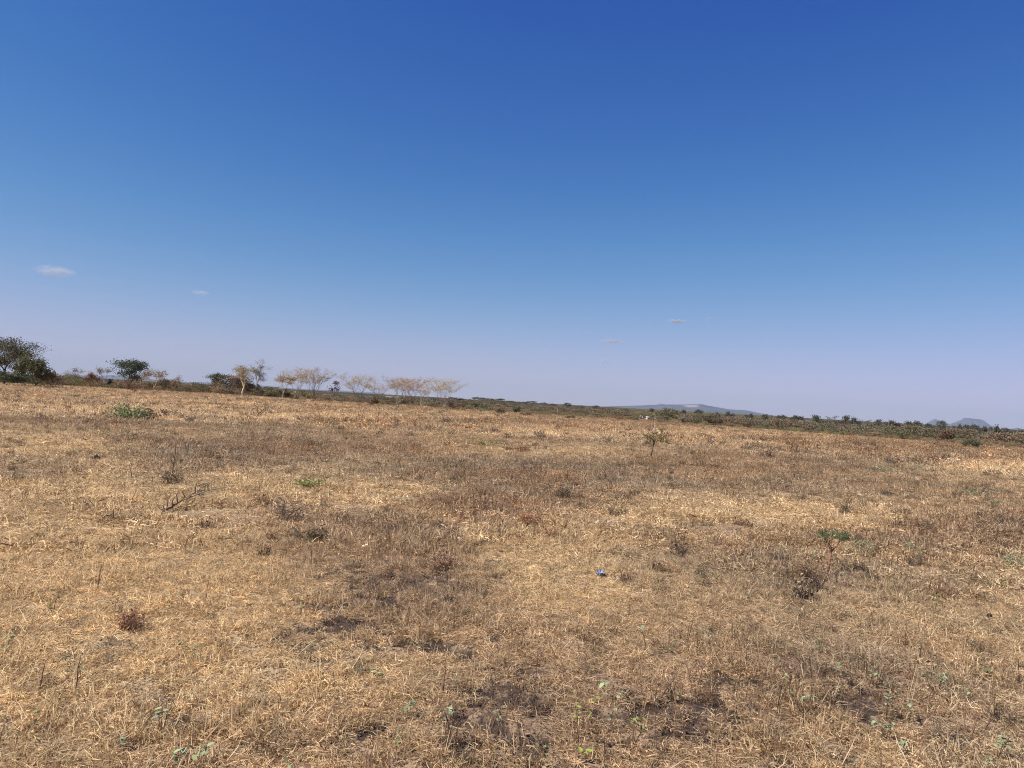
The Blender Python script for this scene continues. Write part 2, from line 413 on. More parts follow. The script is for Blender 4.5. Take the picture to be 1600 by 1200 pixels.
def weed_patch(r, n, h, W0):
    """brown upright dead weeds with seed heads and crisp leaves"""
    b = MB(); B = disc(n, r); B[:, 2] = -.01
    D = dirs(n, 0, 28); L = h * R.uniform(.3, 1.2, n)
    C = cvar(n, (.38, .315, .26), .42, .04)
    b.blades(B, D, L, W0 * R.uniform(.7, 1.3, n), R.normal(0, .06, (n, 3)), C, .6)
    # side twigs
    k = n * 2; q = R.randint(0, n, k); t = R.uniform(.4, 1, k)[:, None]
    P = B[q] + D[q] * L[q][:, None] * t
    b.blades(P, dirs(k, 20, 75), h * R.uniform(.1, .3, k), W0 * .8 * np.ones(k), R.normal(0, .1, (k, 3)), cvar(k, (.68, .58, .5), .3))
    # dead leaves / seed heads
    k = n * 4; q = R.randint(0, n, k); t = R.uniform(.1, 1.05, k)[:, None]
    P = B[q] + D[q] * L[q][:, None] * t + R.normal(0, h * .05, (k, 3))
    b.leaves(P, W0 * R.uniform(2, 5.5, k), cvar(k, (.82, .69, .55), .4, .035), .55)
    return b.build('weed', M_GRASS)

def litter_patch(r, n, s0):
    b = MB(); P = disc(n, r); P[:, 2] = R.uniform(0, .02, n)
    C = cvar(n, (.75, .6, .5), .45, .035)
    wh = R.rand(n) < .03; C[wh] = [1.2, 1.15, 1.2]
    b.leaves(P, s0 * R.uniform(.5, 1.6, n), C, .7, .5)
    return b.build('litter', M_GRASS)

def clod_patch(r, n, s0):
    """crumbs of dark earth"""
    b = MB()
    for k in range(n):
        p = disc(1, r)[0]; s = s0 * math.exp(R.normal(0, .38))
        o = np.array([[1, 0, 0], [-1, 0, 0], [0, 1, 0], [0, -1, 0], [0, 0, .8], [0, 0, -.6], ], float)
        o = o * R.uniform(.6, 1.3, (6, 3)) * s; o += R.normal(0, .12 * s, (6, 3)); V = o + p + [0, 0, s * .2]
        T = [[0, 2, 4], [2, 1, 4], [1, 3, 4], [3, 0, 4], [2, 0, 5], [1, 2, 5], [3, 1, 5], [0, 3, 5]]
        b.add(V, None, T, cvar(1, (1, 1, 1), .25, .04)[0])
    return b.build('clods', M_GRASS)

STRAW = np.array([.86, .67, .39]); STRAW2 = np.array([.83, .61, .33]); BROWN = np.array([.54, .38, .232]); GREYB = np.array([.47, .365, .25])

def pts(rmin, rmax, half, dens):
    n = int(dens * half * (rmax ** 2 - rmin ** 2)); r = np.sqrt(R.uniform(rmin ** 2, rmax ** 2, n)); a = R.uniform(-half, half, n)
    return r * np.sin(a), r * np.cos(a)

def zrot(n, tilt=.1):
    return np.stack([R.normal(0, tilt, n), R.normal(0, tilt, n), R.uniform(0, 2 * np.pi, n)], -1)

def tints(x, y, wv, k=.14):
    n = len(x); a = fbm(x / 1.7, y / 1.7, 51, 3)[:, None]; g = ss(fbm(x / 2.6, y / 2.6, 53, 3), .45, .62)[:, None]
    s = STRAW * (1 - a) + STRAW2 * a
    b = BROWN * (1 - g) + GREYB * g
    w_ = np.clip(wv, 0, 1)[:, None]
    return (s * (1 - w_) + b * w_) * np.exp(R.normal(0, k, (n, 1)))

HALF = math.radians(44)
def s3(a): return np.repeat(np.asarray(a)[:, None], 3, 1)

def lay_straw():
    P, T, Sc, I = [], [], [], []
    protos = [straw_patch(.12, 105, .048, .0034, .34) for _ in range(8)] + [straw_patch(.5, 420, .066, .0080, .34) for _ in range(4)] + \
             [straw_patch(1.3, 360, .11, .017) for _ in range(3)]
    for rmin, rmax, dens, i0, ni, lift in ((1.2, 9, 190, 0, 8, 0), (8, 34, 11, 8, 4, 0), (32, 150, 1.1, 12, 3, 0)):
        x, y = pts(rmin, rmax, HALF, dens); wv = weed(x, y); sv = soil(x, y)
        keep = R.rand(len(x)) > np.clip(sv * 2.3, 0, .96) + .2 * wv
        x, y, wv = x[keep], y[keep], wv[keep]; n = len(x)
        P.append(np.stack([x, y, H(x, y, True) + lift], -1)); T.append(tints(x, y, wv * .75)); I.append(i0 + R.randint(0, ni, n))
        hh = .6 + .75 * ss(fbm(x / .45, y / .45, 57, 3), .42, .68)          # flattened mats and standing tufts
        Sc.append(np.stack([R.uniform(.8, 1.15, n), R.uniform(.8, 1.15, n), R.uniform(.7, 1.3, n) * hh * (1 + .25 * wv)], -1))
    P = np.vstack(P); scatter('dry_grass', 'short trampled straw-coloured dry grass covering the field', 'grass', P, zrot(len(P), .08), np.vstack(Sc), np.concatenate(I), np.vstack(T), protos)

def lay_weeds():
    P, T, Sc, I = [], [], [], []
    protos = [weed_patch(.10, 6, .17, .0030) for _ in range(5)] + [weed_patch(.35, 24, .135, .0055) for _ in range(4)] + [weed_patch(1.0, 60, .24, .016) for _ in range(3)]
    for rmin, rmax, dens, i0, ni in ((1.4, 10, 20, 0, 5), (9, 38, 4.6, 5, 4), (36, 155, .55, 9, 3)):
        x, y = pts(rmin, rmax, HALF, dens); wv = weed(x, y)
        keep = R.rand(len(x)) < .10 + .9 * wv ** 1.5
        x, y, wv = x[keep], y[keep], wv[keep]; n = len(x)
        t = tints(x, y, .55 + .45 * wv, .40)
        ru = (R.rand(n) < .12)[:, None]; t = np.where(ru, t * [1.04, .94, .84], t)
        sv = soil(x, y); ok = R.rand(n) > 1.1 * sv; x, y, wv, t = x[ok], y[ok], wv[ok], t[ok]; n = len(x)
        P.append(np.stack([x, y, H(x, y, True)], -1)); T.append(t); I.append(i0 + R.randint(0, ni, n))
        Sc.append(s3(R.uniform(.55, 1.35, n) * (.7 + .5 * wv)))
    P = np.vstack(P); scatter('dead_weeds', 'knee-low brown dead weeds standing in belts across the dry field', 'weeds', P, zrot(len(P), .1), np.vstack(Sc), np.concatenate(I), np.vstack(T), protos)

def lay_litter():
    x, y = pts(1.3, 13, HALF, 26); n = len(x); sv = soil(x, y)
    keep = R.rand(n) < .3 + sv; x, y = x[keep], y[keep]; n = len(x)
    protos = [litter_patch(.15, 26, .012) for _ in range(4)]
    P = np.stack([x, y, H(x, y, True)], -1); t = tints(x, y, R.uniform(.2, 1, n), .2)
    scatter('leaf_litter', 'curled dead leaves and bits lying between the grass', 'leaf litter', P, zrot(n, .1), s3(R.uniform(.6, 1.4, n)), R.randint(0, 4, n), t, protos)
    x, y = pts(1.3, 16, HALF, 40); sv = soil(x, y); keep = R.rand(len(x)) < sv * 1.4 - .15; x, y = x[keep], y[keep]; n = len(x)
    protos = [clod_patch(.12, 60, .0042) for _ in range(4)]
    P = np.stack([x, y, H(x, y, True)], -1)
    scatter('soil_clods', 'crumbly dark grey-brown clods on the bare soil patches', 'soil clods', P, zrot(n, .1), s3(R.uniform(.5, 1.5, n)), R.randint(0, 4, n),
            np.array([[.10, .07, .056]]) * np.exp(R.normal(0, .25, (n, 1))), protos)

def green_sprig(h=.12, n=12, ls=.03, col=(.25, .33, .17)):
    b = MB(); k = max(2, n // 5)
    for s_ in range(k):
        d = dirs(1, 0, 35)[0]; L = h * R.uniform(.6, 1.1); P = np.array([[0, 0, -.01], d * L * .5, d * L + R.normal(0, .01, 3)])
        b.tube(P, [.0022, .0016, .0008], 3, (.30, .19, .12))
        q = max(3, n // k); t = R.uniform(.35, 1.05, q)[:, None]
        b.leaves(d * L * t + R.normal(0, .008, (q, 3)), ls * R.uniform(.6, 1.3, q), cvar(q, col, .2, .035), .62, .2)
    return b

def lay_greens():
    protos = [green_sprig(.11, 9, .022).build('sprig', M_GRASS) for _ in range(4)] + [green_sprig(.12, 46, .028, (.20, .23, .12)).build('sprig', M_GRASS) for _ in range(3)]
    P, Sc, I, T = [], [], [], []
    for rmin, rmax, dens, i0, ni in ((1.6, 11, 5.0, 0, 4), (9, 60, .6, 4, 3)):
        x, y = pts(rmin, rmax, HALF, dens); ax, ay = project(x, y)
        pr = .10 + .75 * ss(ax, 1000, 1350) * ss(ay, 780, 1000) + .2 * ss(ay, 900, 1100) + .4 * ss(ax, 1000, 1300) * ss(ay, 680, 720) * (1 - ss(ay, 760, 800))
        keep = (R.rand(len(x)) < pr) & (fbm(x / 1.5, y / 1.5, 61, 2) > .42); x, y = x[keep], y[keep]; n = len(x)
        P.append(np.stack([x, y, H(x, y, True)], -1)); I.append(i0 + R.randint(0, ni, n)); Sc.append(s3(R.uniform(.6, 1.4, n)))
        g = R.rand(n)[:, None]; T.append((np.array([[1.0, 1.05, 1.0]]) * g + np.array([[1.1, .85, .6]]) * (1 - g)) * np.exp(R.normal(0, .15, (n, 1))))
    P = np.vstack(P); scatter('small_green_weeds', 'tiny grey-green weeds scattered through the dry grass', 'weeds', P, zrot(len(P), .1), np.vstack(Sc), np.concatenate(I), np.vstack(T), protos)

def twiggy_clump(r, h, n, W0, leaf):
    b = MB(); B = disc(n, r * .35); B[:, 2] = -.01; D = dirs(n, 0, 65); L = h * R.uniform(.5, 1.25, n)
    b.blades(B, D, L, W0 * R.uniform(.6, 1.3, n), R.normal(0, .12, (n, 3)), cvar(n, (.9, .85, .8), .4))
    k = n * 5; q = R.randint(0, n, k); P = B[q] + D[q] * L[q][:, None] * R.uniform(.1, 1.05, (k, 1)) + R.normal(0, h * .07, (k, 3)); P[:, 2] = np.maximum(P[:, 2], 0)
    b.blades(P[:k // 2], dirs(k // 2, 10, 100), h * R.uniform(.12, .35, k // 2), np.full(k // 2, W0 * .7), R.normal(0, .1, (k // 2, 3)), cvar(k // 2, (1, .95, .9), .4))
    b.leaves(P[k // 2:], leaf * R.uniform(.5, 1.5, k - k // 2), cvar(k - k // 2, (1.05, 1, .95), .5, .05), .6)
    return b.build('clump', M_GRASS)

def lay_clumps():
    protos = [twiggy_clump(.09, .065, 26, .0028, .010) for _ in range(5)] + [twiggy_clump(.17, .10, 34, .0065, .020) for _ in range(5)] + [twiggy_clump(.36, .19, 34, .018, .05) for _ in range(3)]
    P, T, Sc, I = [], [], [], []
    for rmin, rmax, dens, i0, ni in ((1.4, 9, 22, 0, 5), (7, 36, 5.6, 5, 5), (30, 140, .6, 10, 3)):
        x, y = pts(rmin, rmax, HALF, dens); wv = weed(x, y); pt_ = ss(fbm(x / .9, y / .9, 63, 3), .40, .60)
        keep = R.rand(len(x)) < (.12 + .88 * wv) * (.25 + .75 * pt_); x, y = x[keep], y[keep]; n = len(x)
        pal = np.array([[.27, .185, .125], [.32, .22, .145], [.22, .165, .12], [.38, .24, .14], [.30, .25, .15], [.42, .32, .21]])
        T.append(.85 * pal[R.randint(0, 6, n)] * np.exp(R.normal(0, .28, (n, 1)))); P.append(np.stack([x, y, H(x, y, True)], -1)); I.append(i0 + R.randint(0, ni, n))
        q = R.uniform(.5, 1.5, n); Sc.append(np.stack([q, q, q * R.uniform(.7, 1.4, n)], -1))
    P = np.vstack(P); scatter('dead_weed_clumps', 'small dark twiggy clumps of dead weeds dotted through the dry grass', 'weeds', P, zrot(len(P), .1), np.vstack(Sc), np.concatenate(I), np.vstack(T), protos)

lay_straw(); lay_weeds(); lay_litter(); lay_greens(); lay_clumps()

# ------------------------------------------------------------------ trees and bushes
def branch(b, p, T, rad, col, depth=0, mid=.45, droop=0):
    """limbs that divide until they reach every target point"""
    n = len(T)
    if n <= 1:
        if n: 
            q = T[0]; m_ = (p + q) / 2 + R.normal(0, .06, 3) * np.linalg.norm(q - p)
            b.tube(np.array([p, m_, q]), [rad, rad * .65, rad * .3], 4 if depth < 4 else 3, col, False)
        return
    k = 3 if (n > 6 and R.rand() < .5) else 2
    c = T[R.choice(n, k, replace=False)].copy()
    for _ in range(4):
        lab = np.argmin(((T[:, None, :] - c[None]) ** 2).sum(-1), 1)
        for j in range(k):
            if (lab == j).any(): c[j] = T[lab == j].mean(0)
    for j in range(k):
        G = T[lab == j]
        if not len(G): continue
        if len(G) == n: G = T[:]; 
        cen = G.mean(0); L = np.linalg.norm(cen - p)
        q = p + (cen - p) * (mid if len(G) > 1 else 1) + R.normal(0, .05, 3) * L
        r2 = rad * math.sqrt(len(G) / n) * .95
        m_ = (p + q) / 2 + R.normal(0, .04, 3) * L
        b.tube(np.array([p, m_, q]), [rad if depth == 0 else min(rad, r2 * 1.15), (r2 * 1.07), r2], 6 if depth < 2 else 4, col, False)
        if len(G) == n:
            h_ = n // 2; branch(b, q, G[:h_], r2 * .7, col, depth + 1, mid); branch(b, q, G[h_:], r2 * .7, col, depth + 1, mid)
        elif len(G) > 1: branch(b, q, G, r2, col, depth + 1, mid)

def crown_targets(shape, W, Ht, n, clumps):
    """points where the limbs end; W radius, Ht full height"""
    if shape == 'umbrella':
        c = disc(clumps, W * .86); rr = np.hypot(c[:, 0], c[:, 1]) / W
        c[:, 2] = Ht * (R.uniform(.80, .97, clumps) - .12 * rr ** 2)
        low = R.rand(clumps) < .25; c[low, 2] *= R.uniform(.68, .85, low.sum())
        sp = np.array([W * .20, W * .20, Ht * .035])
    elif shape == 'fan':
        c = disc(clumps, W * .92); rr = np.hypot(c[:, 0], c[:, 1]) / W
        c[:, 2] = Ht * (R.uniform(.62, .97, clumps) - .10 * rr ** 2)
        inn = c[:, 2] < .75 * Ht; c[inn, :2] *= .72
        sp = np.array([W * .17, W * .17, Ht * .05])
    elif shape == 'layers':
        c = disc(clumps, W * .8); c[:, 2] = Ht * R.uniform(.4, .97, clumps); c[:, :2] *= (1.12 - .5 * np.abs(c[:, 2:3] / Ht - .75))
        sp = np.array([W * .22, W * .22, Ht * .045])
    else:                                                     # round bush, from the ground up
        a = R.normal(size=(clumps, 3)); a /= np.linalg.norm(a, axis=1)[:, None]; a *= R.uniform(.35, .88, (clumps, 1)) ** .6
        c = a * [W, W, Ht * .5]; c[:, 2] = np.abs(c[:, 2] * 1.1) * .95 + Ht * .36; c[:, 2] = np.clip(c[:, 2], .1 * Ht, Ht * .93)
        sp = np.array([W * .2, W * .2, Ht * .09])
    T = c[R.randint(0, clumps, n)] + R.normal(0, .6, (n, 3)) * sp
    T[:, 2] = np.clip(T[:, 2], Ht * .08, Ht)
    return T, sp

def tree_meshes(shape, W, Ht, n=34, clumps=14, leaves=1200, leaf=.13, lcol=(.09, .10, .04), wcol=(.3, .22, .14), twigs=500, twig=.55, trunk=.016, stems=1, spread=.35, tcol=None, second=None):
    T, sp = crown_targets(shape, W, Ht, n, clumps)
    b = MB()
    fork = Ht * {'umbrella': .34, 'fan': .13, 'layers': .26, 'round': .08}[shape]
    r0_ = Ht * trunk
    for s_ in range(stems):
        G = T[s_::stems]; lean = np.array([R.normal(0, .05), R.normal(0, .05), 0]) * Ht
        foot = np.array([R.normal(0, .03) * W * stems, R.normal(0, .03) * W * stems, -.1 if shape != 'round' else -.05])
        if stems > 1:
            cen = G.mean(0); lean = (cen - foot) * [1, 1, 0] * .2 + lean
        q = foot + lean + np.array([0, 0, fork * R.uniform(.8, 1.2)])
        b.tube(np.array([foot, (foot + q) / 2 + R.normal(0, .02, 3) * Ht * [1, 1, 0], q]), [r0_ * 1.35, r0_ * 1.05, r0_], 7, wcol, False)
        branch(b, q, G, r0_, wcol)
    trunk_me = b.build('trunk', M_WOOD, True)
    c = MB()
    if twigs:
        i = R.randint(0, len(T), twigs); P = T[i] + R.normal(0, .10 if shape == 'fan' else .42, (twigs, 3)) * sp
        D = dirs(twigs, 25, 100) if shape != 'round' else dirs(twigs, 5, 110)
        c.blades(P, D, twig * R.uniform(.5, 1.5, twigs), np.full(twigs, max(.016, leaf * .15)), R.normal(0, .18, (twigs, 3)), cvar(twigs, tcol or wcol, .22))
        j = R.randint(0, twigs, leaves); base = P[j] + D[j] * (twig * R.uniform(.1, 1.2, leaves))[:, None]
    else:
        base = T[R.randint(0, len(T), leaves)]
    if leaves:
        base = base + R.normal(0, .55 if shape != 'layers' else .75, (leaves, 3)) * sp
        col = cvar(leaves, lcol, .28, .035)
        if second is not None:
            h_ = vn(base[:, 0] * 1.3 + 5, base[:, 2] * 1.7 + base[:, 1], 71) > .55
            col[h_] = cvar(int(h_.sum()), second, .28, .035)
        base[:, 2] = np.maximum(base[:, 2], .04)
        c.leaves(base, leaf * R.uniform(.6, 1.4, leaves), col, .65, .35)
    return trunk_me, c.build('crown', M_LEAF)

def copy_thing(src, loc, rz, sc, label=None):
    r = src.copy(); COL.objects.link(r); r.location = loc; r.rotation_euler.z = rz; r.scale = sc
    if label: r['label'] = label
    for ch in list(src.children):
        q = ch.copy(); COL.objects.link(q); q.parent = r
    return r

def tree(name, label, cat, px, top, halfw, dist, shape='umbrella', rz=None, group=None, base_y=None, **kw):
    p = far_at(px, dist); s = mpp(p)
    hor = 583 + .056 * px
    # height from the top's place in the photograph, width from its span
    d = ray(px, top); k = dist / math.hypot(d.x, d.y); ztop = EYE + d.z * k
    Ht = ztop - p.z; W = halfw * s
    tm, cm = tree_meshes(shape, W, Ht, **kw)
    e = empty(name, p, 0)
    tag(e, label, cat, group)
    bush = shape == 'round'
    link('stems' if bush else 'trunk', tm, e); link('foliage' if bush else 'crown', cm, e)
    return e

PALE = (.36, .29, .21); PINK = (.40, .31, .24); YEL = (.66, .53, .32); DARK = (.12, .09, .07); GREY = (.30, .25, .20)
OL = (.10, .095, .035); DG = (.055, .075, .032); RB = (.20, .11, .055); OB = (.36, .25, .12)
G1 = 'acacias and bushes along the far edge of the field'
# left hand group
tree('acacia_tree', 'tall sparse reddish brown tree cut by the left edge, highest of all', 'tree', 6, 530, 46, 130, 'layers', n=130, clumps=40, leaves=13000, leaf=.17, lcol=(.065, .08, .035), second=(.14, .105, .055), wcol=DARK, twigs=600, twig=.7, trunk=.02, group=G1)
tree('round_tree', 'dense olive green rounded tree right of the tall left edge tree', 'tree', 52, 556, 28, 120, 'round', n=50, clumps=26, leaves=5200, leaf=.22, lcol=OL, second=(.13, .115, .04), wcol=DARK, twigs=300, twig=.5, group=G1)
tree('bush', 'grey-green low bush under the tall tree at the left edge', 'bush', 12, 579, 28, 118, 'round', n=40, clumps=20, leaves=3200, leaf=.19, lcol=(.075, .085, .045), wcol=DARK, twigs=200, twig=.4, group=G1)
tree('bush', 'orange-brown low bush just right of the olive rounded tree', 'bush', 86, 583, 13, 124, 'round', n=26, clumps=12, leaves=1500, leaf=.14, lcol=RB, second=(.13, .10, .04), wcol=PINK, twigs=300, twig=.5, group=G1)
tree('bare_tree', 'thin grey bare small tree left of the red-brown bush', 'tree', 114, 577, 13, 150, 'layers', n=26, clumps=10, leaves=500, leaf=.15, lcol=(.15, .15, .09), wcol=GREY, twigs=420, twig=.6, group=G1)
tree('bush', 'red-brown rounded bush between two thin grey bare trees', 'bush', 145, 581, 14, 140, 'round', n=26, clumps=12, leaves=1500, leaf=.15, lcol=(.19, .095, .05), second=RB, wcol=DARK, twigs=220, twig=.5, group=G1)
tree('bare_tree', 'thin grey bare tree leaning beside the dark leafy tree', 'tree', 162, 575, 12, 150, 'umbrella', n=22, clumps=9, leaves=300, leaf=.14, lcol=(.13, .12, .08), wcol=GREY, twigs=380, twig=.6, group=G1)
tree('bush', 'narrow dark upright bush just left of the dark leafy tree', 'bush', 173, 590, 4, 150, 'round', n=12, clumps=6, leaves=500, leaf=.14, lcol=(.05, .05, .05), wcol=DARK, twigs=60, twig=.3, group=G1)
tree('acacia_tree', 'dark green leafy tree with stacked layers and open gaps', 'tree', 203, 564, 23, 140, 'layers', n=90, clumps=26, leaves=4200, leaf=.2, lcol=DG, second=(.085, .10, .045), wcol=DARK, twigs=420, twig=.5, stems=2, trunk=.02, group=G1)
tree('bush', 'small orange-brown bush at the foot of the dark leafy tree', 'bush', 211, 598, 11, 105, 'round', n=20, clumps=9, leaves=900, leaf=.12, lcol=RB, wcol=PINK, twigs=200, twig=.35, group=G1)
tree('bare_tree', 'tan almost leafless tree right of the dark leafy tree', 'tree', 240, 576, 23, 135, 'fan', n=50, clumps=24, leaves=800, leaf=.15, lcol=(.21, .15, .10), wcol=YEL, tcol=(.33, .25, .17), twigs=800, twig=.7, group=G1)
tree('bush', 'dark olive-brown wide bush behind the tan leafless tree', 'bush', 258, 591, 22, 145, 'round', n=34, clumps=16, leaves=2600, leaf=.18, lcol=(.10, .08, .035), second=(.15, .10, .05), wcol=DARK, twigs=160, twig=.4, group=G1)
tree('bush', 'rusty brown bush with a thin bare twig sticking up', 'bush', 278, 589, 9, 118, 'round', n=16, clumps=6, leaves=600, leaf=.12, lcol=RB, wcol=PALE, twigs=240, twig=.6, group=G1)
tree('bush', 'low dull brown bush in the gap before the pale trunk acacia', 'bush', 296, 603, 12, 115, 'round', n=20, clumps=9, leaves=900, leaf=.12, lcol=(.13, .10, .055), wcol=PALE, twigs=200, twig=.35, group=G1)
tree('bush', 'small dark blue-green bush in the gap before the big brown thicket', 'bush', 312, 595, 8, 170, 'round', n=14, clumps=5, leaves=600, leaf=.17, lcol=(.06, .065, .045), wcol=DARK, twigs=90, twig=.4, group=G1)
tree('bush', 'dull grey-brown low bush touching the left foot of the brown thicket', 'bush', 327, 600, 15, 160, 'round', n=20, clumps=9, leaves=1200, leaf=.17, lcol=(.12, .09, .06), wcol=DARK, twigs=120, twig=.4, group=G1)
tree('acacia_tree', 'green flat tree showing above the left of the brown thicket', 'tree', 345, 583, 19, 155, 'umbrella', n=34, clumps=12, leaves=1900, leaf=.2, lcol=(.085, .10, .045), wcol=DARK, twigs=200, twig=.5, group=G1)
tree('thicket', 'big brown thicket behind the pale trunk acacia', 'thicket', 364, 587, 31, 148, 'round', n=60, clumps=30, leaves=6500, leaf=.18, lcol=(.15, .095, .05), second=(.10, .075, .035), wcol=DARK, twigs=600, twig=.5, group=G1)
tree('acacia_tree', 'flat-topped acacia with a bright pale trunk before a brown thicket', 'tree', 380, 572, 25, 140, 'umbrella', n=46, clumps=16, leaves=1500, leaf=.15, lcol=(.19, .15, .07), wcol=YEL, tcol=(.45, .34, .19), twigs=1100, twig=.7, trunk=.022, group=G1)
tree('bare_tree', 'tall grey wispy tree rising right of the pale trunk acacia', 'tree', 402, 563, 13, 165, 'layers', n=36, clumps=14, leaves=700, leaf=.15, lcol=(.16, .15, .10), wcol=GREY, twigs=900, twig=.8, group=G1)
tree('bush', 'very dark brown bush just right of the pale acacia trunk', 'bush', 396, 597, 14, 146, 'round', n=26, clumps=12, leaves=2000, leaf=.17, lcol=(.055, .035, .022), second=(.09, .06, .03), wcol=DARK, twigs=100, twig=.4, group=G1)
tree('bush', 'low dark olive bush in the gap right of the pale acacia', 'bush', 421, 611, 12, 138, 'round', n=20, clumps=9, leaves=1300, leaf=.15, lcol=(.09, .075, .035), wcol=DARK, twigs=90, twig=.3, group=G1)
tree('acacia_tree', 'orange-brown low acacia left of the first pale bare crown', 'tree', 443, 588, 18, 125, 'umbrella', n=34, clumps=12, leaves=1400, leaf=.14, lcol=OB, wcol=PALE, twigs=500, twig=.5, group=G1)
tree('bush', 'dark brown bush under the orange-brown acacia', 'bush', 443, 607, 8, 126, 'round', n=16, clumps=8, leaves=900, leaf=.14, lcol=(.06, .045, .03), wcol=DARK, twigs=60, twig=.3, group=G1)
B_ = dict(n=240, clumps=60, leaves=120, leaf=.09, twigs=2600, twig=.38, trunk=.009, stems=3)
tree('bare_acacia', 'pale bare flat-topped acacia right of the orange-brown one', 'tree', 464, 574, 29, 125, 'fan', lcol=(.36, .28, .17), wcol=PALE, tcol=(.45, .36, .25), group=G1, **B_)
tree('bare_acacia', 'pinkish bare flat-topped acacia with two dark forked stems', 'tree', 493, 575, 32, 112, 'fan', lcol=(.38, .29, .20), wcol=(.17, .12, .09), tcol=PINK, group=G1, **B_)
tree('small_tree', 'small dark clumpy tree between two pale bare acacias', 'tree', 522, 592, 9, 150, 'layers', n=18, clumps=7, leaves=420, leaf=.2, lcol=(.085, .05, .045), wcol=DARK, twigs=120, twig=.4, group=G1)
tree('bare_acacia', 'pale grey bare acacia standing alone with a wide flat crown', 'tree', 560, 584, 34, 115, 'fan', lcol=(.3, .22, .15), wcol=(.20, .15, .11), tcol=(.46, .38, .28), group=G1, **B_)
B2 = dict(B_); B2.update(n=120, clumps=36, twigs=1300)
tree('bare_acacia', 'low pale bare acacia left of the pinkish brown pair', 'tree', 590, 597, 23, 130, 'fan', lcol=(.3, .22, .15), wcol=(.22, .16, .11), tcol=(.46, .37, .27), group=G1, **B2)
tree('bare_acacia', 'pinkish brown bare acacia, left one of the crowded pair', 'tree', 623, 587, 29, 103, 'fan', lcol=(.38, .29, .20), wcol=PALE, tcol=PINK, group=G1, **B_)
tree('bare_acacia', 'pinkish brown bare acacia, right one of the crowded pair', 'tree', 642, 590, 26, 108, 'fan', lcol=(.38, .29, .20), wcol=(.2, .13, .1), tcol=(.46, .34, .25), group=G1, **B_)
tree('bare_acacia', 'lower tan bare acacia just left of the last pale acacia', 'tree', 661, 599, 17, 120, 'fan', lcol=(.3, .22, .15), wcol=PALE, tcol=(.46, .37, .27), group=G1, **B2)
tree('bare_acacia', 'last pale bare acacia on the right with a forked pale stem', 'tree', 695, 591, 34, 98, 'fan', lcol=(.30, .24, .15), wcol=(.34, .27, .19), tcol=(.47, .40, .28), group=G1, **B_)

def bush(label, px, base, halfw, hpx, lcol, second=None, leaves=700, name='bush', cat='bush', group='low bushes scattered over the field and beyond it', wcol=DARK, dist=None, leaf=None, twigs=120, n=18, clumps=9):
    p = ground_at(px, base) if dist is None else far_at(px, dist)
    s = mpp(p); W = halfw * s; Ht = hpx * s
    tm, cm = tree_meshes('round', W, Ht, n=n, clumps=clumps, leaves=leaves, leaf=leaf or max(W, Ht) * .11, lcol=lcol, second=second, wcol=wcol, twigs=twigs, twig=Ht * .3)
    e = empty(name, p); tag(e, label, cat, group); link('stems', tm, e); link('foliage', cm, e)
    return e

bush('small dark brown bush below the low pale acacia', 584, 636, 7, 13, (.10, .06, .03), RB)
bush('rusty low bush left of the last pale acacia trunk', 672, 637, 6, 9, RB)
bush('dark olive low bush right of the last pale acacia trunk', 716, 642, 12, 9, (.08, .06, .03), (.11, .08, .035))
bush('dark olive low bush at the foot of the last pale acacia', 705, 640, 7, 10, (.08, .06, .03), RB)
bush('bright green low bush right of the bare acacias', 738, 641, 10, 13, (.085, .10, .035), (.12, .13, .045))
bush('green flat low bush further right of the bare acacias', 760, 643, 11, 9, (.09, .11, .045))
bush('small brown bush beside a dark green round bush', 783, 648, 7, 11, (.11, .08, .045), RB)
bush('dark green round bush at the field edge left of the thin stick', 808, 648, 7, 11, (.06, .065, .025), (.085, .08, .03))
bush('flat brown bush right of the dark green round bush', 822, 651, 9, 6, (.11, .065, .035), RB)
bush('low rusty bush in line left of the white roofs', 893, 656, 8, 7, (.14, .085, .045), (.09, .07, .04))
bush('dark olive bush before the white roofs', 930, 654, 8, 8, (.09, .075, .035))
bush('small rusty bush between the dry stick and sapling', 965, 656, 7, 6, RB)
bush('dark reddish-brown wide bush at the right edge of the field', 1396, 684, 22, 20, (.105, .065, .042), (.14, .085, .05), 1800, n=30, clumps=14)
bush('dark brown forked bush on the right below the mesa hill', 1484, 694, 13, 20, (.10, .055, .038), (.15, .09, .055), 1400, wcol=(.07, .04, .03), n=26)
bush('grey-green round bush at right left of the near-black bush', 1516, 702, 13, 16, (.085, .095, .05), (.10, .10, .06), 1500)
bush('near-black small bush standing alone at the right', 1547, 697, 4, 12, (.022, .030, .014), None, 500)
bush('tiny dark bush left of a twin on the right field edge', 1460, 697, 3, 5, (.03, .035, .02), None, 200)
bush('tiny dark bush, lower of the dots before the grey-green bush', 1541, 707, 3, 3, (.05, .035, .025), None, 200)
bush('small grey-green bush alone on the field, right of centre', 1234, 697, 5, 8, (.09, .10, .05), None, 300)
bush('small olive bush left of the dark brown forked bush', 1443, 698, 4, 5, (.09, .085, .05), None, 240)

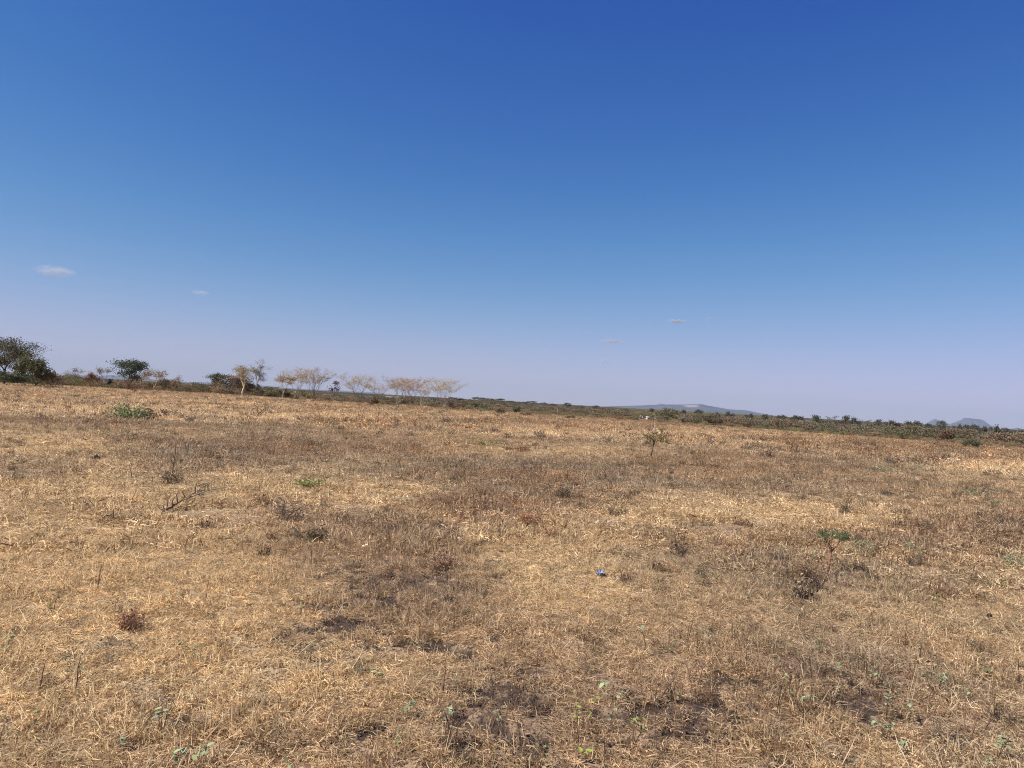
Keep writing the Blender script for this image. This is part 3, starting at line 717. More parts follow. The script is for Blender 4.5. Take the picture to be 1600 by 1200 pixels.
# thin trees and dots along the skyline
SKY_TREES = [(708, 622, 6), (722, 623, 6), (746, 622, 7), (762, 623, 8), (777, 624, 8), (790, 627, 7), (804, 628, 6), (822, 629, 5), (832, 628, 6), (848, 630, 4), (866, 632, 4), (888, 631, 5), (908, 635, 5),
             (932, 635, 5), (976, 640, 5), (1018, 640, 3), (1042, 639, 4), (1065, 642, 5), (1091, 642, 5), (1118, 645, 5), (1140, 645, 5), (1170, 648, 5), (1199, 650, 6),
             (1222, 651, 6), (1246, 652, 7), (1283, 652, 9), (1315, 652, 8), (1338, 655, 7), (1366, 658, 7), (1392, 659, 7), (1428, 661, 9), (1452, 665, 6),
             (1472, 660, 6), (1496, 664, 7), (1518, 666, 8), (1534, 668, 6), (1554, 666, 8), (1577, 671, 7), (1592, 672, 8)]
protosT = []
for k in range(5):
    tm, cm = tree_meshes(['layers', 'umbrella', 'layers', 'umbrella', 'round'][k], 4.0, 6.0, n=30, clumps=11, leaves=1100, leaf=.5, lcol=(.07, .07, .04), second=(.10, .09, .055), wcol=DARK, twigs=120, twig=.9, stems=1)
    protosT.append((tm, cm))
first = {}
for i, (px, ty, hw) in enumerate(SKY_TREES):
    dist = R.uniform(420, 640) if px > 1000 else R.uniform(560, 760)
    p = far_at(px, dist); d = ray(px, ty - (1.2 if px > 1150 else .8)); k = dist / math.hypot(d.x, d.y); zt = EYE + d.z * k
    h = max(zt - p.z, 2.0); W = hw * mpp(p) * 1.35; k = R.randint(0, 5)
    lab = ('small dark tree, tallest of those on the skyline before the hills at right' if px == 1472 else
           'small dark flat-topped tree on the skyline at the right end of the mesa' if px == 1554 else
           'small dark distant tree on the skyline of the scrub')
    sc = (W / 4.0, W / 4.0, h / 6.0)
    if k not in first:
        e = empty('distant_tree', p, R.uniform(0, 6.28)); e.scale = sc; tag(e, lab, 'tree', 'dark distant trees along the skyline')
        link('trunk', protosT[k][0], e); link('crown', protosT[k][1], e); first[k] = e
    else: copy_thing(first[k], p, R.uniform(0, 6.28), sc, lab)

# the scrub belt beyond the field: far-off mass
def lay_scrub():
    protos = []
    for k in range(7):
        sh = ['round', 'round', 'layers', 'umbrella', 'round', 'round', 'round'][k]
        T, sp = crown_targets(sh, 2.0, 2.4, 60, 20); b = MB(); n = 1000
        base = T[R.randint(0, 60, n)] + R.normal(0, .6, (n, 3)) * sp; base[:, 2] = np.maximum(base[:, 2], .05)
        b.leaves(base, .19 * R.uniform(.6, 1.4, n), cvar(n, (1, 1, 1), .2, .03), .6, .2)
        branch(b, np.array([0, 0, -.1]), T[:16], .04, (.6, .55, .5))
        protos.append(b.build('scrub', M_SCRUB))
    P, T, Sc, I = [], [], [], []
    for rmin, rmax, dens in ((92, 210, .16), (112, 330, .12), (300, 900, .035), (850, 2600, .007)):
        x, y = pts(rmin, rmax, math.radians(46), dens); az = np.arctan2(x, y); d = np.hypot(x, y)
        low = rmin < 100
        start = np.interp(np.degrees(az), [-46, -34.7, -23.4, -16.9, -5, 2.5, 10, 19, 27.5, 34.7, 46], [120, 123, 140, 116, 97, 92, 104, 150, 135, 106, 95])
        if not low: start = start + 38
        dn = ss(fbm(x / (22 + d * .06), y / (30 + d * .1), 81, 3), .22, .46)
        dn = dn if not low else np.maximum(.25 + .75 * ss(fbm(x / 9, y / 22, 87, 3), .35, .55), .9 * ss(-az, .12, .3))
        clear = np.exp(-((az - .03) / .11) ** 2) * (1 - ss(d, 420, 620)) * .85
        if low: clear = clear * .5
        keep = (R.rand(len(x)) < dn * (1 - clear)) & (d > start + R.uniform(0, 40, len(x)))
        if not low: keep &= ~((np.abs(az - .179) < .016) & (d < 350))          # the yard around the sheds is open
        else: keep &= ~((np.abs(az - .179) < .010) & (d > 120))
        x, y, d = x[keep], y[keep], d[keep]; n = len(x)
        pal = np.array([[.175, .145, .11], [.15, .135, .085], [.125, .125, .07], [.17, .125, .085], [.185, .155, .11], [.11, .11, .065], [.16, .14, .105]])
        if low: pal = np.array([[.24, .185, .12], [.20, .17, .10], [.17, .165, .08], [.22, .155, .10], [.26, .205, .13], [.15, .14, .075], [.22, .18, .12]])
        w1 = (fbm(x / 40, y / 40, 83, 2) * 9).astype(int) % 7
        pick = np.where(R.rand(n) < .5, w1, R.randint(0, 7, n))
        yel = (d > 420) & (np.abs(np.arctan2(x, y) - .24) < .10) & (R.rand(n) < .6)
        t = pal[pick]; t[yel] = [.22, .175, .06]
        P.append(np.stack([x, y, H(x, y) - .05], -1)); T.append(t * [1.15, 1.08, .97] * np.exp(R.normal(0, .13, (n, 1)))); I.append(R.randint(0, 7, n))
        s = R.uniform(.5, 1.05, n) * (1 + .5 * ss(d, 300, 2000)); lf = ss(-np.arctan2(x, y), .1, .3) * (1 - ss(d, 200, 400)); s = s * (1 - .35 * lf)
        rgt = ss(np.arctan2(x, y), .02, .35); s = s * (1 + .62 * rgt * (1 - ss(d, 500, 900)))
        if low: s = R.uniform(.16, .48, n) * (1 + 1.1 * ss(-np.arctan2(x, y), .15, .35) + .3 * rgt)
        Sc.append(np.stack([s * (1 + .35 * ss(d, 300, 2000)), s * (1 + .35 * ss(d, 300, 2000)), s * .92], -1))
    P = np.vstack(P); print('scrub', len(P))
    scatter('scrubland', 'grey-brown and olive thorn scrub spreading beyond the field to the skyline', 'scrub', P, zrot(len(P), .03), np.vstack(Sc), np.concatenate(I), np.vstack(T), protos)
lay_scrub()

# ------------------------------------------------------------------ hills
def hill(name, label, prof, dist, depth, col1, col2, scar=None):
    """prof: list of (px, py of the crest); a real ridge with slopes towards and away from the field"""
    xs = np.array([q[0] for q in prof], float); ys = np.array([q[1] for q in prof], float)
    n = 150; px = np.linspace(xs[0], xs[-1], n); py = np.interp(px, xs, ys)
    V = []; rows = 26
    for i in range(n):
        d = ray(px[i], py[i]); k = dist / math.hypot(d.x, d.y); zc = max(EYE + d.z * k, 2.0)
        bx, by = d.x * k, d.y * k; ux, uy = bx / dist, by / dist
        for j in range(rows):
            t = (j / (rows - 1)) * 2 - 1             # -1 foot this side, +1 foot that side
            prof_z = math.exp(-(t * 2.0) ** 2) - math.exp(-4) ; prof_z /= (1 - math.exp(-4))
            gul = (float(fbm(i * .11, j * .13 + 3, 91, 4)) - .5) * .30 * (1 - prof_z) * prof_z * 4
            V.append((bx + ux * t * depth + (gul * depth * .1), by + uy * t * depth, max(zc * (prof_z + gul), -3) - 1.5 * abs(t)))
    V = np.array(V); i = np.arange(n - 1)[:, None] * rows; j = np.arange(rows - 1)[None]
    Q = np.stack([i + j, i + rows + j, i + rows + j + 1, i + j + 1], -1).reshape(-1, 4)
    # close the underside so it is a solid body
    mt = bpy.data.materials.new(name + '_hazed_rock'); mt.use_nodes = True; t = mt.node_tree; bs = t.nodes['Principled BSDF']; bs.inputs['Roughness'].default_value = .95
    g = t.nodes.new('ShaderNodeNewGeometry'); z = t.nodes.new('ShaderNodeTexNoise'); z.inputs['Scale'].default_value = .004; z.inputs['Detail'].default_value = 8
    t.links.new(g.outputs['Position'], z.inputs['Vector'])
    cr = t.nodes.new('ShaderNodeValToRGB'); cr.color_ramp.elements[0].color = (*col1, 1); cr.color_ramp.elements[1].color = (*col2, 1)  # distance haze painted into the rock as a blue tint
    cr.color_ramp.elements[0].position = .35; cr.color_ramp.elements[1].position = .65
    t.links.new(z.outputs['Fac'], cr.inputs[0]); c = cr.outputs[0]
    if scar:
        a = t.nodes.new('ShaderNodeAttribute'); a.attribute_name = 'scar'
        mx = t.nodes.new('ShaderNodeMix'); mx.data_type = 'RGBA'; t.links.new(a.outputs['Fac'], mx.inputs[0]); t.links.new(c, mx.inputs[6]); mx.inputs[7].default_value = (.26, .21, .18, 1); c = mx.outputs[2]
    t.links.new(c, bs.inputs['Base Color'])
    me = mesh_np(name, V, [Q], mt, smooth=True)
    if scar:
        qx, qy = project(V[:, 0], V[:, 1], V[:, 2]); sv = np.zeros(len(V))
        for cx, cy_, rx, ry in scar: sv = np.maximum(sv, 1 - ss(((qx - cx) / rx) ** 2 + ((qy - cy_) / ry) ** 2, .5, 1.2))
        jj = np.tile(np.arange(rows), n); sv[jj > rows // 2] = 0
        at = me.attributes.new('scar', 'FLOAT', 'POINT'); at.data.foreach_set('value', sv.astype(np.float32))
    tag(link(name, me), label, 'hill', kind='structure')

hill('hill', 'long low blue hill with a pale scar near its crest', [(860, 635), (920, 636), (960, 634.5), (1000, 633.5), (1025, 632.3), (1033, 631), (1040, 632), (1066, 632), (1080, 631.8), (1097, 631.5), (1104, 633.5), (1120, 636), (1140, 639.5), (1165, 641), (1190, 646), (1215, 650), (1250, 654)],
     10000, 1500, (.025, .03, .045), (.07, .065, .07), [(1080, 634.2, 13, 1.6)])
hill('hill', 'twin jagged blue hill left of the mesa', [(1436, 664), (1446, 662), (1455, 657), (1461, 654.5), (1466, 656.5), (1471, 657), (1478, 660.5), (1484, 663), (1492, 666)], 15500, 1500, (.03, .035, .055), (.06, .06, .075))
hill('hill', 'flat-topped blue mesa hill at the far right', [(1476, 665), (1484, 662.5), (1495, 658.5), (1503, 655.5), (1505, 653), (1515, 653.2), (1533, 655.5), (1537, 657), (1543, 661.5), (1552, 667), (1560, 669)], 15000, 1500, (.03, .035, .055), (.06, .06, .075))
hill('hill', 'small faint blue peak at the right edge', [(1572, 671.5), (1583, 669.5), (1589, 668.3), (1595, 669.8), (1612, 672), (1640, 676)], 16000, 1200, (.03, .035, .055), (.06, .06, .075))
hill('hill', 'faint blue ridge seen through the gaps between the left trees', [(60, 584), (150, 588), (170, 586), (190, 587), (250, 594), (290, 597), (330, 597.5), (360, 599), (420, 603), (440, 605.5), (480, 608), (540, 611), (600, 614)], 14000, 1500, (.03, .035, .055), (.06, .06, .075))

# ------------------------------------------------------------------ farm sheds with white roofs, far beyond the field
def shed(label, px, dist, w_, dpt, h, rise, wallc):
    p = far_at(px, dist); e = empty('shed', p, math.radians(12)); tag(e, label, 'shed', 'white-roofed sheds in the scrub')
    def pm(nm, c, rough=.6, wave=False):
        m_ = bpy.data.materials.new(nm); m_.use_nodes = True; b = m_.node_tree.nodes['Principled BSDF']; b.inputs['Roughness'].default_value = rough
        t = m_.node_tree; z = t.nodes.new('ShaderNodeTexNoise'); z.inputs['Scale'].default_value = 2.5
        r = t.nodes.new('ShaderNodeValToRGB'); r.color_ramp.elements[0].color = (*[q * .8 for q in c], 1); r.color_ramp.elements[1].color = (*c, 1)
        t.links.new(z.outputs['Fac'], r.inputs[0]); t.links.new(r.outputs[0], b.inputs['Base Color']); return m_
    a, b_ = w_ / 2, dpt / 2; t_ = .12
    def wall_box(x0, x1, y0, y1, z0, z1, B):
        V = [(x, y, z) for z in (z0, z1) for y in (y0, y1) for x in (x0, x1)]
        B.add(V, [[0, 1, 3, 2], [4, 6, 7, 5], [0, 4, 5, 1], [2, 3, 7, 6], [0, 2, 6, 4], [1, 5, 7, 3]])
    B = MB(); wall_box(-a, -.5, -b_, -b_ + t_, -.3, h, B); wall_box(.5, a, -b_, -b_ + t_, -.3, h, B); wall_box(-.5, .5, -b_, -b_ + t_, 2.0, h, B)
    wall_box(-a, a, b_ - t_, b_, -.3, h, B); wall_box(-a, -a + t_, -b_ + t_, b_ - t_, -.3, h, B); wall_box(a - t_, a, -b_ + t_, b_ - t_, -.3, h, B)
    link('wall', B.build('wall', pm('shed_wall', wallc)), e)
    B = MB(); wall_box(-.48, .48, -b_ + .03, -b_ + .08, 0, 1.97, B); link('door', B.build('door', pm('shed_door', (.12, .10, .09))), e)
    B = MB(); o = .35; n = 24
    for sgn in (-1, 1):
        V = []; Q = []
        for i in range(n + 1):
            x = -a - o + (w_ + 2 * o) * i / n; cz = .03 * (i % 2)
            V += [(x, sgn * (b_ + o), h + cz - .05), (x, sgn * .01, h + rise + cz), (x, sgn * (b_ + o), h + cz - .12), (x, sgn * .01, h + rise + cz - .07)]
        for i in range(n):
            q = i * 4; Q += [[q, q + 4, q + 5, q + 1], [q + 2, q + 3, q + 7, q + 6], [q, q + 2, q + 6, q + 4]]
        B.add(V, Q)
    link('roof', B.build('roof', pm('shed_roof', (.48, .47, .45), .6)), e)
    return e
shed('small shed with a white metal roof, left one of two in the scrub', 1001, 338, 1.3, 1.8, 1.1, .6, (.35, .25, .2))
shed('wider shed with a white metal roof, right one of two in the scrub', 1014, 330, 1.9, 1.9, 1.4, .6, (.45, .40, .38))

# ------------------------------------------------------------------ single things on the field
def sapling(label, px, base, h, lean, halfw, leafcol, wood, crown_lo, leaves, leaf, group=None, n=18, twigs=80, lift=None):
    p = ground_at(px, base); e = empty('acacia_sapling', p); tag(e, label, 'sapling', group)
    b = MB(); T = []
    top = np.array([lean, 0, h])
    for k in range(n):
        t = R.uniform(crown_lo, 1); a = R.uniform(0, 6.28); r_ = halfw * math.sqrt(R.uniform(.1, 1)) * (.5 + .5 * t)
        T.append([lean * t + r_ * math.cos(a), r_ * math.sin(a), h * (t - .0) + R.normal(0, .03 * h)])
    T = np.array(T); T[:, 2] = np.clip(T[:, 2], .2 * h, h * 1.02)
    f = np.array([lean * .5 + h * .02, 0, h * .5])
    P = np.array([[0, 0, -.03], [lean * .15 + .01, .0, h * .2], f]); rr = h * .024
    b.tube(P, [rr * 1.3, rr * 1.1, rr], 6, wood)
    branch(b, f, T, rr, wood)
    for k in range(22):           # bare side thorn twigs
        z = R.uniform(.15, .72); a = R.uniform(0, 6.28); q = P[0] + (f - P[0]) * z / .5 * .5 * 2 * .5
        q = np.array([lean * z, 0, h * z]); b.tube(np.array([q, q + np.array([math.cos(a), math.sin(a), .25]) * h * R.uniform(.05, .16)]), [rr * .3, rr * .12], 3, wood, False)
    link('trunk', b.build('trunk', M_WOOD, True), e)
    c = MB(); i = R.randint(0, len(T), leaves); tw = R.randint(0, len(T), twigs); D = dirs(twigs, 30, 110)
    c.blades(T[tw], D, h * .13 * R.uniform(.5, 1.4, twigs), np.full(twigs, leaf * .12), R.normal(0, .1, (twigs, 3)), cvar(twigs, wood, .2))
    j = R.randint(0, twigs, leaves); Pp = T[tw[j]] + D[j] * (h * .13 * R.uniform(0, 1.2, leaves))[:, None] + R.normal(0, h * .012, (leaves, 3))
    c.leaves(Pp, leaf * R.uniform(.6, 1.4, leaves), cvar(leaves, leafcol, .25, .035), .4, .4)
    link('crown', c.build('crown', M_LEAF), e)
    return e

sapling('thin upright acacia sapling with sparse olive leaves, right of centre', 1016, 717, .95, .14, .50, (.15, .15, .055), (.14, .07, .045), .60, 800, .05, twigs=200)
sapling('small green umbrella-shaped sapling on a thin red stem', 1293, 893, .42, .04, .17, (.10, .145, .06), (.26, .12, .07), .84, 1500, .018, twigs=340, n=44)
# wide feathery low spread beside it
def creeper(label, px, base, halfw, h, col, second, n, leaf, name='leafy_weed', cat='weed', group='green weeds on the dry field', aspect=.35):
    g_ = 1.55; col = tuple(g_ * q for q in col); second = tuple(g_ * q for q in second) if second else None
    p = ground_at(px, base); s = mpp(p); W = halfw * s; Ht = h * s; D_ = W * .75
    e = empty(name, p); tag(e, label, cat, group); b = MB(); k = 26; c = MB()
    for i in range(k):
        a = R.uniform(0, 6.28); q = np.array([W * math.cos(a) * R.uniform(.3, 1), D_ * math.sin(a) * R.uniform(.3, 1), Ht * R.uniform(.35, 1)])
        o = np.array([q[0] * .3, q[1] * .3, -.01]); m_ = (o + q) / 2 + [0, 0, Ht * .2]
        b.tube(np.array([o, m_, q]), [.0035 * Ht / .2, .0025 * Ht / .2, .0015], 4, (.34, .25, .16), False)
        nn = n // k; t = R.uniform(.2, 1.05, (nn, 1)); P = o * (1 - t) ** 2 + 2 * m_ * t * (1 - t) + q * t ** 2 + R.normal(0, 1, (nn, 3)) * [W * .14, D_ * .14, Ht * .2]
        P[:, 2] = np.maximum(P[:, 2], .01); cc = cvar(nn, col if R.rand() < .65 else (second or col), .22, .035)
        c.leaves(P, leaf * R.uniform(.6, 1.4, nn), cc, aspect, .3)
    link('stems', b.build('stems', M_WOOD, True), e); link('foliage', c.build('foliage', M_LEAF), e)
    return e
creeper('sparse feathery grey-green weed right beside the umbrella-shaped sapling', 1345, 868, 34, 26, (.15, .19, .10), (.28, .22, .12), 420, .022)
creeper('bright green leafy shrub at left, greenest patch on the field', 200, 657, 36, 24, (.10, .15, .055), (.15, .14, .065), 1200, .075, 'leafy_shrub', 'shrub', None, .6)
creeper('brown dried shrub touching the right side of the bright green shrub', 232, 657, 16, 16, (.20, .14, .08), (.12, .11, .05), 420, .10, 'leafy_shrub', 'shrub', None, .6)
creeper('yellow-green low tuft on pale straw left of centre', 482, 764, 24, 14, (.17, .18, .06), (.24, .2, .1), 700, .05)
creeper('dark brown-green tuft on black soil below the yellow-green tuft', 497, 850, 22, 22, (.09, .07, .035), (.16, .11, .06), 700, .035)
creeper('yellow-green thin weeds left of centre behind the pale band', 760, 698, 26, 13, (.20, .19, .07), (.2, .14, .07), 420, .06)
creeper('rusty brown low clump right of the yellow-green thin weeds', 815, 708, 16, 13, (.22, .12, .065), (.17, .10, .055), 500, .06)
creeper('rusty red-brown grass clump in the middle, left of the blue scrap', 825, 822, 26, 22, (.27, .14, .075), (.33, .19, .1), 700, .035)
creeper('rusty red-brown small clump below the larger rusty one', 858, 842, 18, 16, (.25, .12, .065), (.3, .17, .09), 400, .03)
creeper('olive-brown low bush-like clump beside dark soil at centre', 882, 778, 16, 20, (.14, .11, .07), (.2, .15, .09), 500, .04)
creeper('dark brown shaggy clump at the foot of the umbrella-shaped sapling', 1268, 905, 36, 26, (.13, .075, .045), (.24, .15, .09), 1000, .022, 'dead_clump')
creeper('grey-brown twiggy clump left of the dark brown-green tuft', 450, 815, 34, 32, (.22, .16, .11), (.15, .11, .075), 800, .035, 'dead_clump')
creeper('brown shaggy clump left of the orange straw patch at centre', 690, 895, 34, 26, (.24, .15, .09), (.15, .09, .055), 900, .028, 'dead_clump')
creeper('reddish brown clump on the straw at lower left', 200, 985, 26, 24, (.24, .13, .075), (.17, .09, .05), 700, .022, 'dead_clump')
creeper('grey-brown twiggy clump beside the fallen branch at left', 268, 757, 20, 18, (.19, .13, .08), (.12, .085, .05), 500, .04, 'dead_clump')
creeper('green flat weeds on the right, upper of the green patches', 1380, 738, 26, 9, (.13, .16, .075), (.2, .17, .1), 500, .05)
creeper('green flat weeds right of a similar patch near the log', 1432, 733, 18, 8, (.12, .15, .07), (.2, .17, .1), 360, .05)
creeper('dark green small weed just below the fallen log', 1491, 736, 5, 6, (.06, .09, .035), None, 120, .05)
creeper('green flat weed belt on the far right below the log', 1530, 775, 30, 10, (.14, .17, .09), (.2, .16, .1), 520, .045)
creeper('pale green weed under the belt at far right', 1555, 793, 10, 10, (.15, .19, .09), None, 200, .045)
creeper('grey-green weed at the right edge beside brown weeds', 1585, 888, 22, 20, (.16, .20, .11), (.2, .16, .1), 360, .03)
creeper('green blurry weed clump at the right, level with the umbrella sapling', 1425, 865, 16, 16, (.15, .19, .09), (.2, .16, .1), 280, .03)

# broad-leaved seedlings near the camera
def seedling(label, px, base, hpx, n, col, wpx=None):
    p = ground_at(px, base); s = mpp(p) * 1.02; h = hpx * s; b = MB(); c = MB(); wv = (wpx or hpx * .45) * s
    e = empty('seedling', p); tag(e, label, 'seedling', 'green seedlings near the camera')
    for k in range(3):
        tip = np.array([R.normal(0, wv * .5), R.normal(0, wv * .4), h * R.uniform(.75, 1)]); m_ = tip * .5 + R.normal(0, .006, 3)
        b.tube(np.array([[0, 0, -.02], m_, tip]), [.0018, .0014, .0009], 5, (.26, .16, .10))
        for q in range(max(3, n // 2)):
            t = R.uniform(.45, 1.0); P0 = (m_ * (1 - t) * 2 + tip * (2 * t - 1)) if t > .5 else m_
            # a leaf with a folded midrib, petiole at P0
            L = R.uniform(.016, .036); a = R.uniform(0, 6.28); el = R.uniform(-.7, .7); d = np.array([math.cos(a) * math.cos(el), math.sin(a) * math.cos(el), math.sin(el)])
            sd_ = np.cross(d, [0, 0, 1]); sd_ /= np.linalg.norm(sd_) + 1e-9; nn = np.cross(sd_, d); w2 = L * .34
            V = [P0, P0 + d * L * .35 + sd_ * w2 + nn * w2 * .4, P0 + d * L * .35 - sd_ * w2 + nn * w2 * .4, P0 + d * L * .75 + sd_ * w2 * .7 + nn * w2 * .25, P0 + d * L * .75 - sd_ * w2 * .7 + nn * w2 * .25, P0 + d * L * 1.05 - nn * w2 * .2, P0 + d * L * .35, P0 + d * L * .75]
            c.add(np.array(V), [[6, 1, 3, 7], [2, 6, 7, 4]], [[0, 1, 6], [0, 6, 2], [7, 3, 5], [4, 7, 5]], cvar(1, col, .18, .035)[0])
    link('stems', b.build('stems', M_WOOD), e); link('leaves', c.build('leaves', M_LEAF), e)
GG = (.24, .30, .16); YG = (.30, .36, .07); SG = (.29, .33, .20)
for args in (
    ('brightest yellow-green leafy seedling at bottom centre before the dark soil', 905, 1172, 95, 12, YG, 26),
    ('yellow-green seedling right of the brightest one at bottom centre', 990, 1165, 45, 7, (.24, .30, .08), 20),
    ('green-yellow small seedling just below the brightest one', 915, 1192, 22, 5, YG, 16),
    ('blue-grey seedling with a long dark stem at bottom centre', 945, 1180, 120, 7, GG, 20),
    ('pale grey-green seedling with a bent brown stem at lower left', 252, 1150, 70, 6, SG, 14),
    ('pair of mint green leaves at the bottom edge on the left', 278, 1196, 22, 5, GG, 14),
    ('mint green seedling right of the pair at the lower left bottom', 308, 1199, 28, 7, GG, 16),
    ('pale seedling in grass left of the bent brown stem', 188, 1170, 20, 4, SG, 10),
    ('yellowish seedling on the straw at left, above centre left soil', 470, 962, 26, 6, (.30, .34, .14), 12),
    ('tiny yellowish leaves on the straw below the left dark soil', 590, 1062, 14, 4, (.32, .36, .13), 10),
    ('pale leaf pair on a thin stem at bottom left of centre', 636, 1125, 26, 4, GG, 10),
    ('mint leaves topping a V-shaped pair of stems at lower centre', 700, 1165, 75, 6, SG, 20),
    ('small green seedling on the bare soil by the V-shaped stems', 624, 1168, 22, 4, (.14, .22, .08), 8),
    ('single pale leaf on a leaning stem at lower centre', 778, 1150, 45, 3, GG, 8),
    ('dusty green seedling at centre right above a thin stem', 1010, 1012, 32, 5, GG, 9),
    ('dusty green seedling, upper one in the right weedy patch', 1103, 1008, 26, 7, GG, 14),
    ('mint seedling over black soil on the right, dark shadowed base', 1303, 1060, 26, 8, GG, 16),
    ('mint seedling with a tall dark stem right of the black soil', 1366, 1075, 30, 6, GG, 9),
    ('largest clump of mint leaves in the lower right', 1463, 1090, 48, 16, GG, 30),
    ('mint leaves left of the largest clump at lower right', 1386, 1120, 38, 9, SG, 16),
    ('mint leaves overhanging a dark hollow at lower right', 1420, 1128, 34, 8, SG, 16),
    ('dense mint seedling low in the right corner area above the stems', 1384, 1155, 30, 10, GG, 22),
    ('mint leaves near the bottom edge left of the right corner clump', 1405, 1185, 24, 6, GG, 14),
    ('clump of green leaves nearest the bottom right corner', 1558, 1182, 40, 12, GG, 18),
    ('mint leaf on the straw beside a black crack at right', 1262, 1112, 22, 5, GG, 10),
    ('green leaves on a slim stem at right above the mint clump', 1438, 1035, 42, 7, GG, 12),
    ('dusty pale leaves at far right middle of the straw', 1510, 1100, 24, 5, GG, 10),
    ('small leaves at the bottom edge in the right corner', 1545, 1197, 22, 6, GG, 12)):
    seedling(*args)

# tall thin dead stalks
def stalk(label, px, base, hpx, lean_px, col, rad, twigs=3, group='single dead stalks on the field'):
    p = ground_at(px, base); s = mpp(p); h = hpx * s; lx = lean_px * s; b = MB()
    k = 7; t = np.linspace(0, 1, k)
    P = np.stack([lx * t ** 1.4 + np.cumsum(R.normal(0, .012 * h, k)), np.cumsum(R.normal(0, .012 * h, k)), t * h - .02], -1); P[0] = [0, 0, -.03]
    b.tube(P, rad * (1.1 - .7 * t), 5, col)
    for q in range(twigs):
        i = R.randint(2, k); a = R.uniform(0, 6.28); L = h * R.uniform(.1, .28)
        b.tube(np.array([P[i], P[i] + np.array([math.cos(a) * .6, math.sin(a) * .6, .8]) * L]), [rad * .5, rad * .25], 4, col, False)
    o = link('dead_stalk', b.build('dead_stalk', M_WOOD, True)); o.location = p; tag(o, label, 'dead stalk', group)
stalk('pale bleached stick rising behind the thin upright sapling', 1022, 690, 42, 0, (.55, .47, .35), .013, 4)
stalk('thin brownish stick standing alone at the field edge left of centre', 872, 666, 28, -3, (.36, .27, .18), .03, 2)
stalk('tall thin leafless stalk on pale straw left of the fallen branch', 268, 746, 62, 4, (.26, .15, .09), .012, 3)
stalk('bare leaning stalk pair left of the fallen branch', 206, 748, 26, -6, (.30, .19, .11), .010, 3)
stalk('dark thin dead stem at the left above the dark tuft base', 152, 923, 46, 3, (.20, .10, .06), .005, 4)
stalk('tall thin stem on the straw left of the lower dark soil', 317, 958, 62, 6, (.24, .12, .07), .004, 1)
stalk('brown curved stem in the middle right of the big dark soil', 690, 1085, 66, 4, (.22, .11, .07), .0035, 3)
stalk('dark leaning stem at lower centre holding a pale leaf', 762, 1155, 55, 16, (.17, .09, .06), .005, 2)
stalk('left stem of the V at lower centre', 707, 1168, 68, -18, (.20, .10, .06), .0035, 1)
stalk('right stem of the V at lower centre', 709, 1168, 60, 8, (.20, .10, .06), .0035, 1)
stalk('dark curved stalk on bare soil right of the green seedlings', 1030, 1095, 38, 22, (.12, .07, .05), .006, 3)
stalk('brown forked stem right of the dark curved stalk', 1090, 1072, 55, 12, (.26, .12, .08), .004, 3)
stalk('tall brown stem at lower right below the mint clump', 1430, 1198, 74, 22, (.22, .12, .08), .0035, 2)
stalk('brown stem at lower right leaning towards the corner', 1460, 1190, 52, 22, (.22, .12, .08), .0035, 2)
stalk('upright brown stem right of the largest mint clump', 1505, 1150, 70, 0, (.24, .13, .08), .003, 2)
stalk('reddish brown curved stem at far lower right', 1518, 1152, 64, 18, (.26, .13, .08), .0035, 2)
stalk('dark bent stem at far lower right on straw', 1537, 1140, 28, 18, (.12, .07, .05), .005, 2)
stalk('bare upright stem on the straw above the blue scrap', 920, 888, 24, 1, (.2, .10, .05), .007, 1)
stalk('bare thin stem left of and below the blue scrap', 912, 930, 26, 5, (.2, .10, .06), .004, 1)
stalk('pale dead stem leaning left on the right field edge', 1346, 696, 16, -8, (.55, .45, .3), .02, 3)
stalk('dry stem with dark seed tip on the right of the field', 1284, 730, 24, 6, (.25, .15, .09), .014, 3)
stalk('dark twiggy stem on the straw far left bottom', 62, 1085, 55, 4, (.22, .11, .07), .004, 4)
stalk('dark twiggy stem right of the similar far left one', 118, 1080, 60, 4, (.22, .11, .07), .004, 4)

# fallen branch, dung lump, log, blue scrap
def fallen_branch():
    p = ground_at(250, 808); s = mpp(p); b = MB(); col = (.22, .14, .09)
    def pt(px, py, z): q = ground_at(px, py + z); return np.array([q.x - p.x, q.y - p.y, q.z - p.z + z * s])
    main = np.array([pt(246, 804, 2), pt(256, 799, 6), pt(268, 792, 5), pt(277, 787, 11), pt(292, 776, 10), pt(304, 768, 16)])
    b.tube(main, [.020, .017, .015, .011, .009, .005], 6, col)
    arc = np.array([pt(285, 782, 12), pt(300, 776, 18), pt(318, 766, 20), pt(345, 760, 18), pt(372, 758, 10)])
    b.tube(arc, [.010, .009, .007, .005, .003], 5, (.42, .33, .20))
    for (x0, y0, z0, x1, y1, z1) in ((262, 796, 6, 258, 790, 30), (277, 787, 10, 277, 786, 36), (304, 770, 14, 306, 768, 38), (262, 796, 6, 244, 792, 12), (290, 779, 13, 300, 777, 26), (268, 792, 6, 272, 792, 26), (284, 781, 10, 283, 782, 28), (256, 799, 5, 250, 799, 18), (256, 799, 5, 266, 802, 14)):
        a = pt(x0, y0, z0); c = a + np.array([(x1 - x0) * s, R.normal(0, 2) * s, max(z1 - z0, 3) * s * .8]); b.tube(np.array([a, (a + c) / 2 + R.normal(0, .02, 3), c]), [.010, .008, .004], 4, col, False)
    o = link('fallen_branch', b.build('fallen_branch', M_WOOD, True)); o.location = p
    tag(o, 'fallen dead thorn branch with upright twigs and a long curved pale end', 'branch')
fallen_branch()

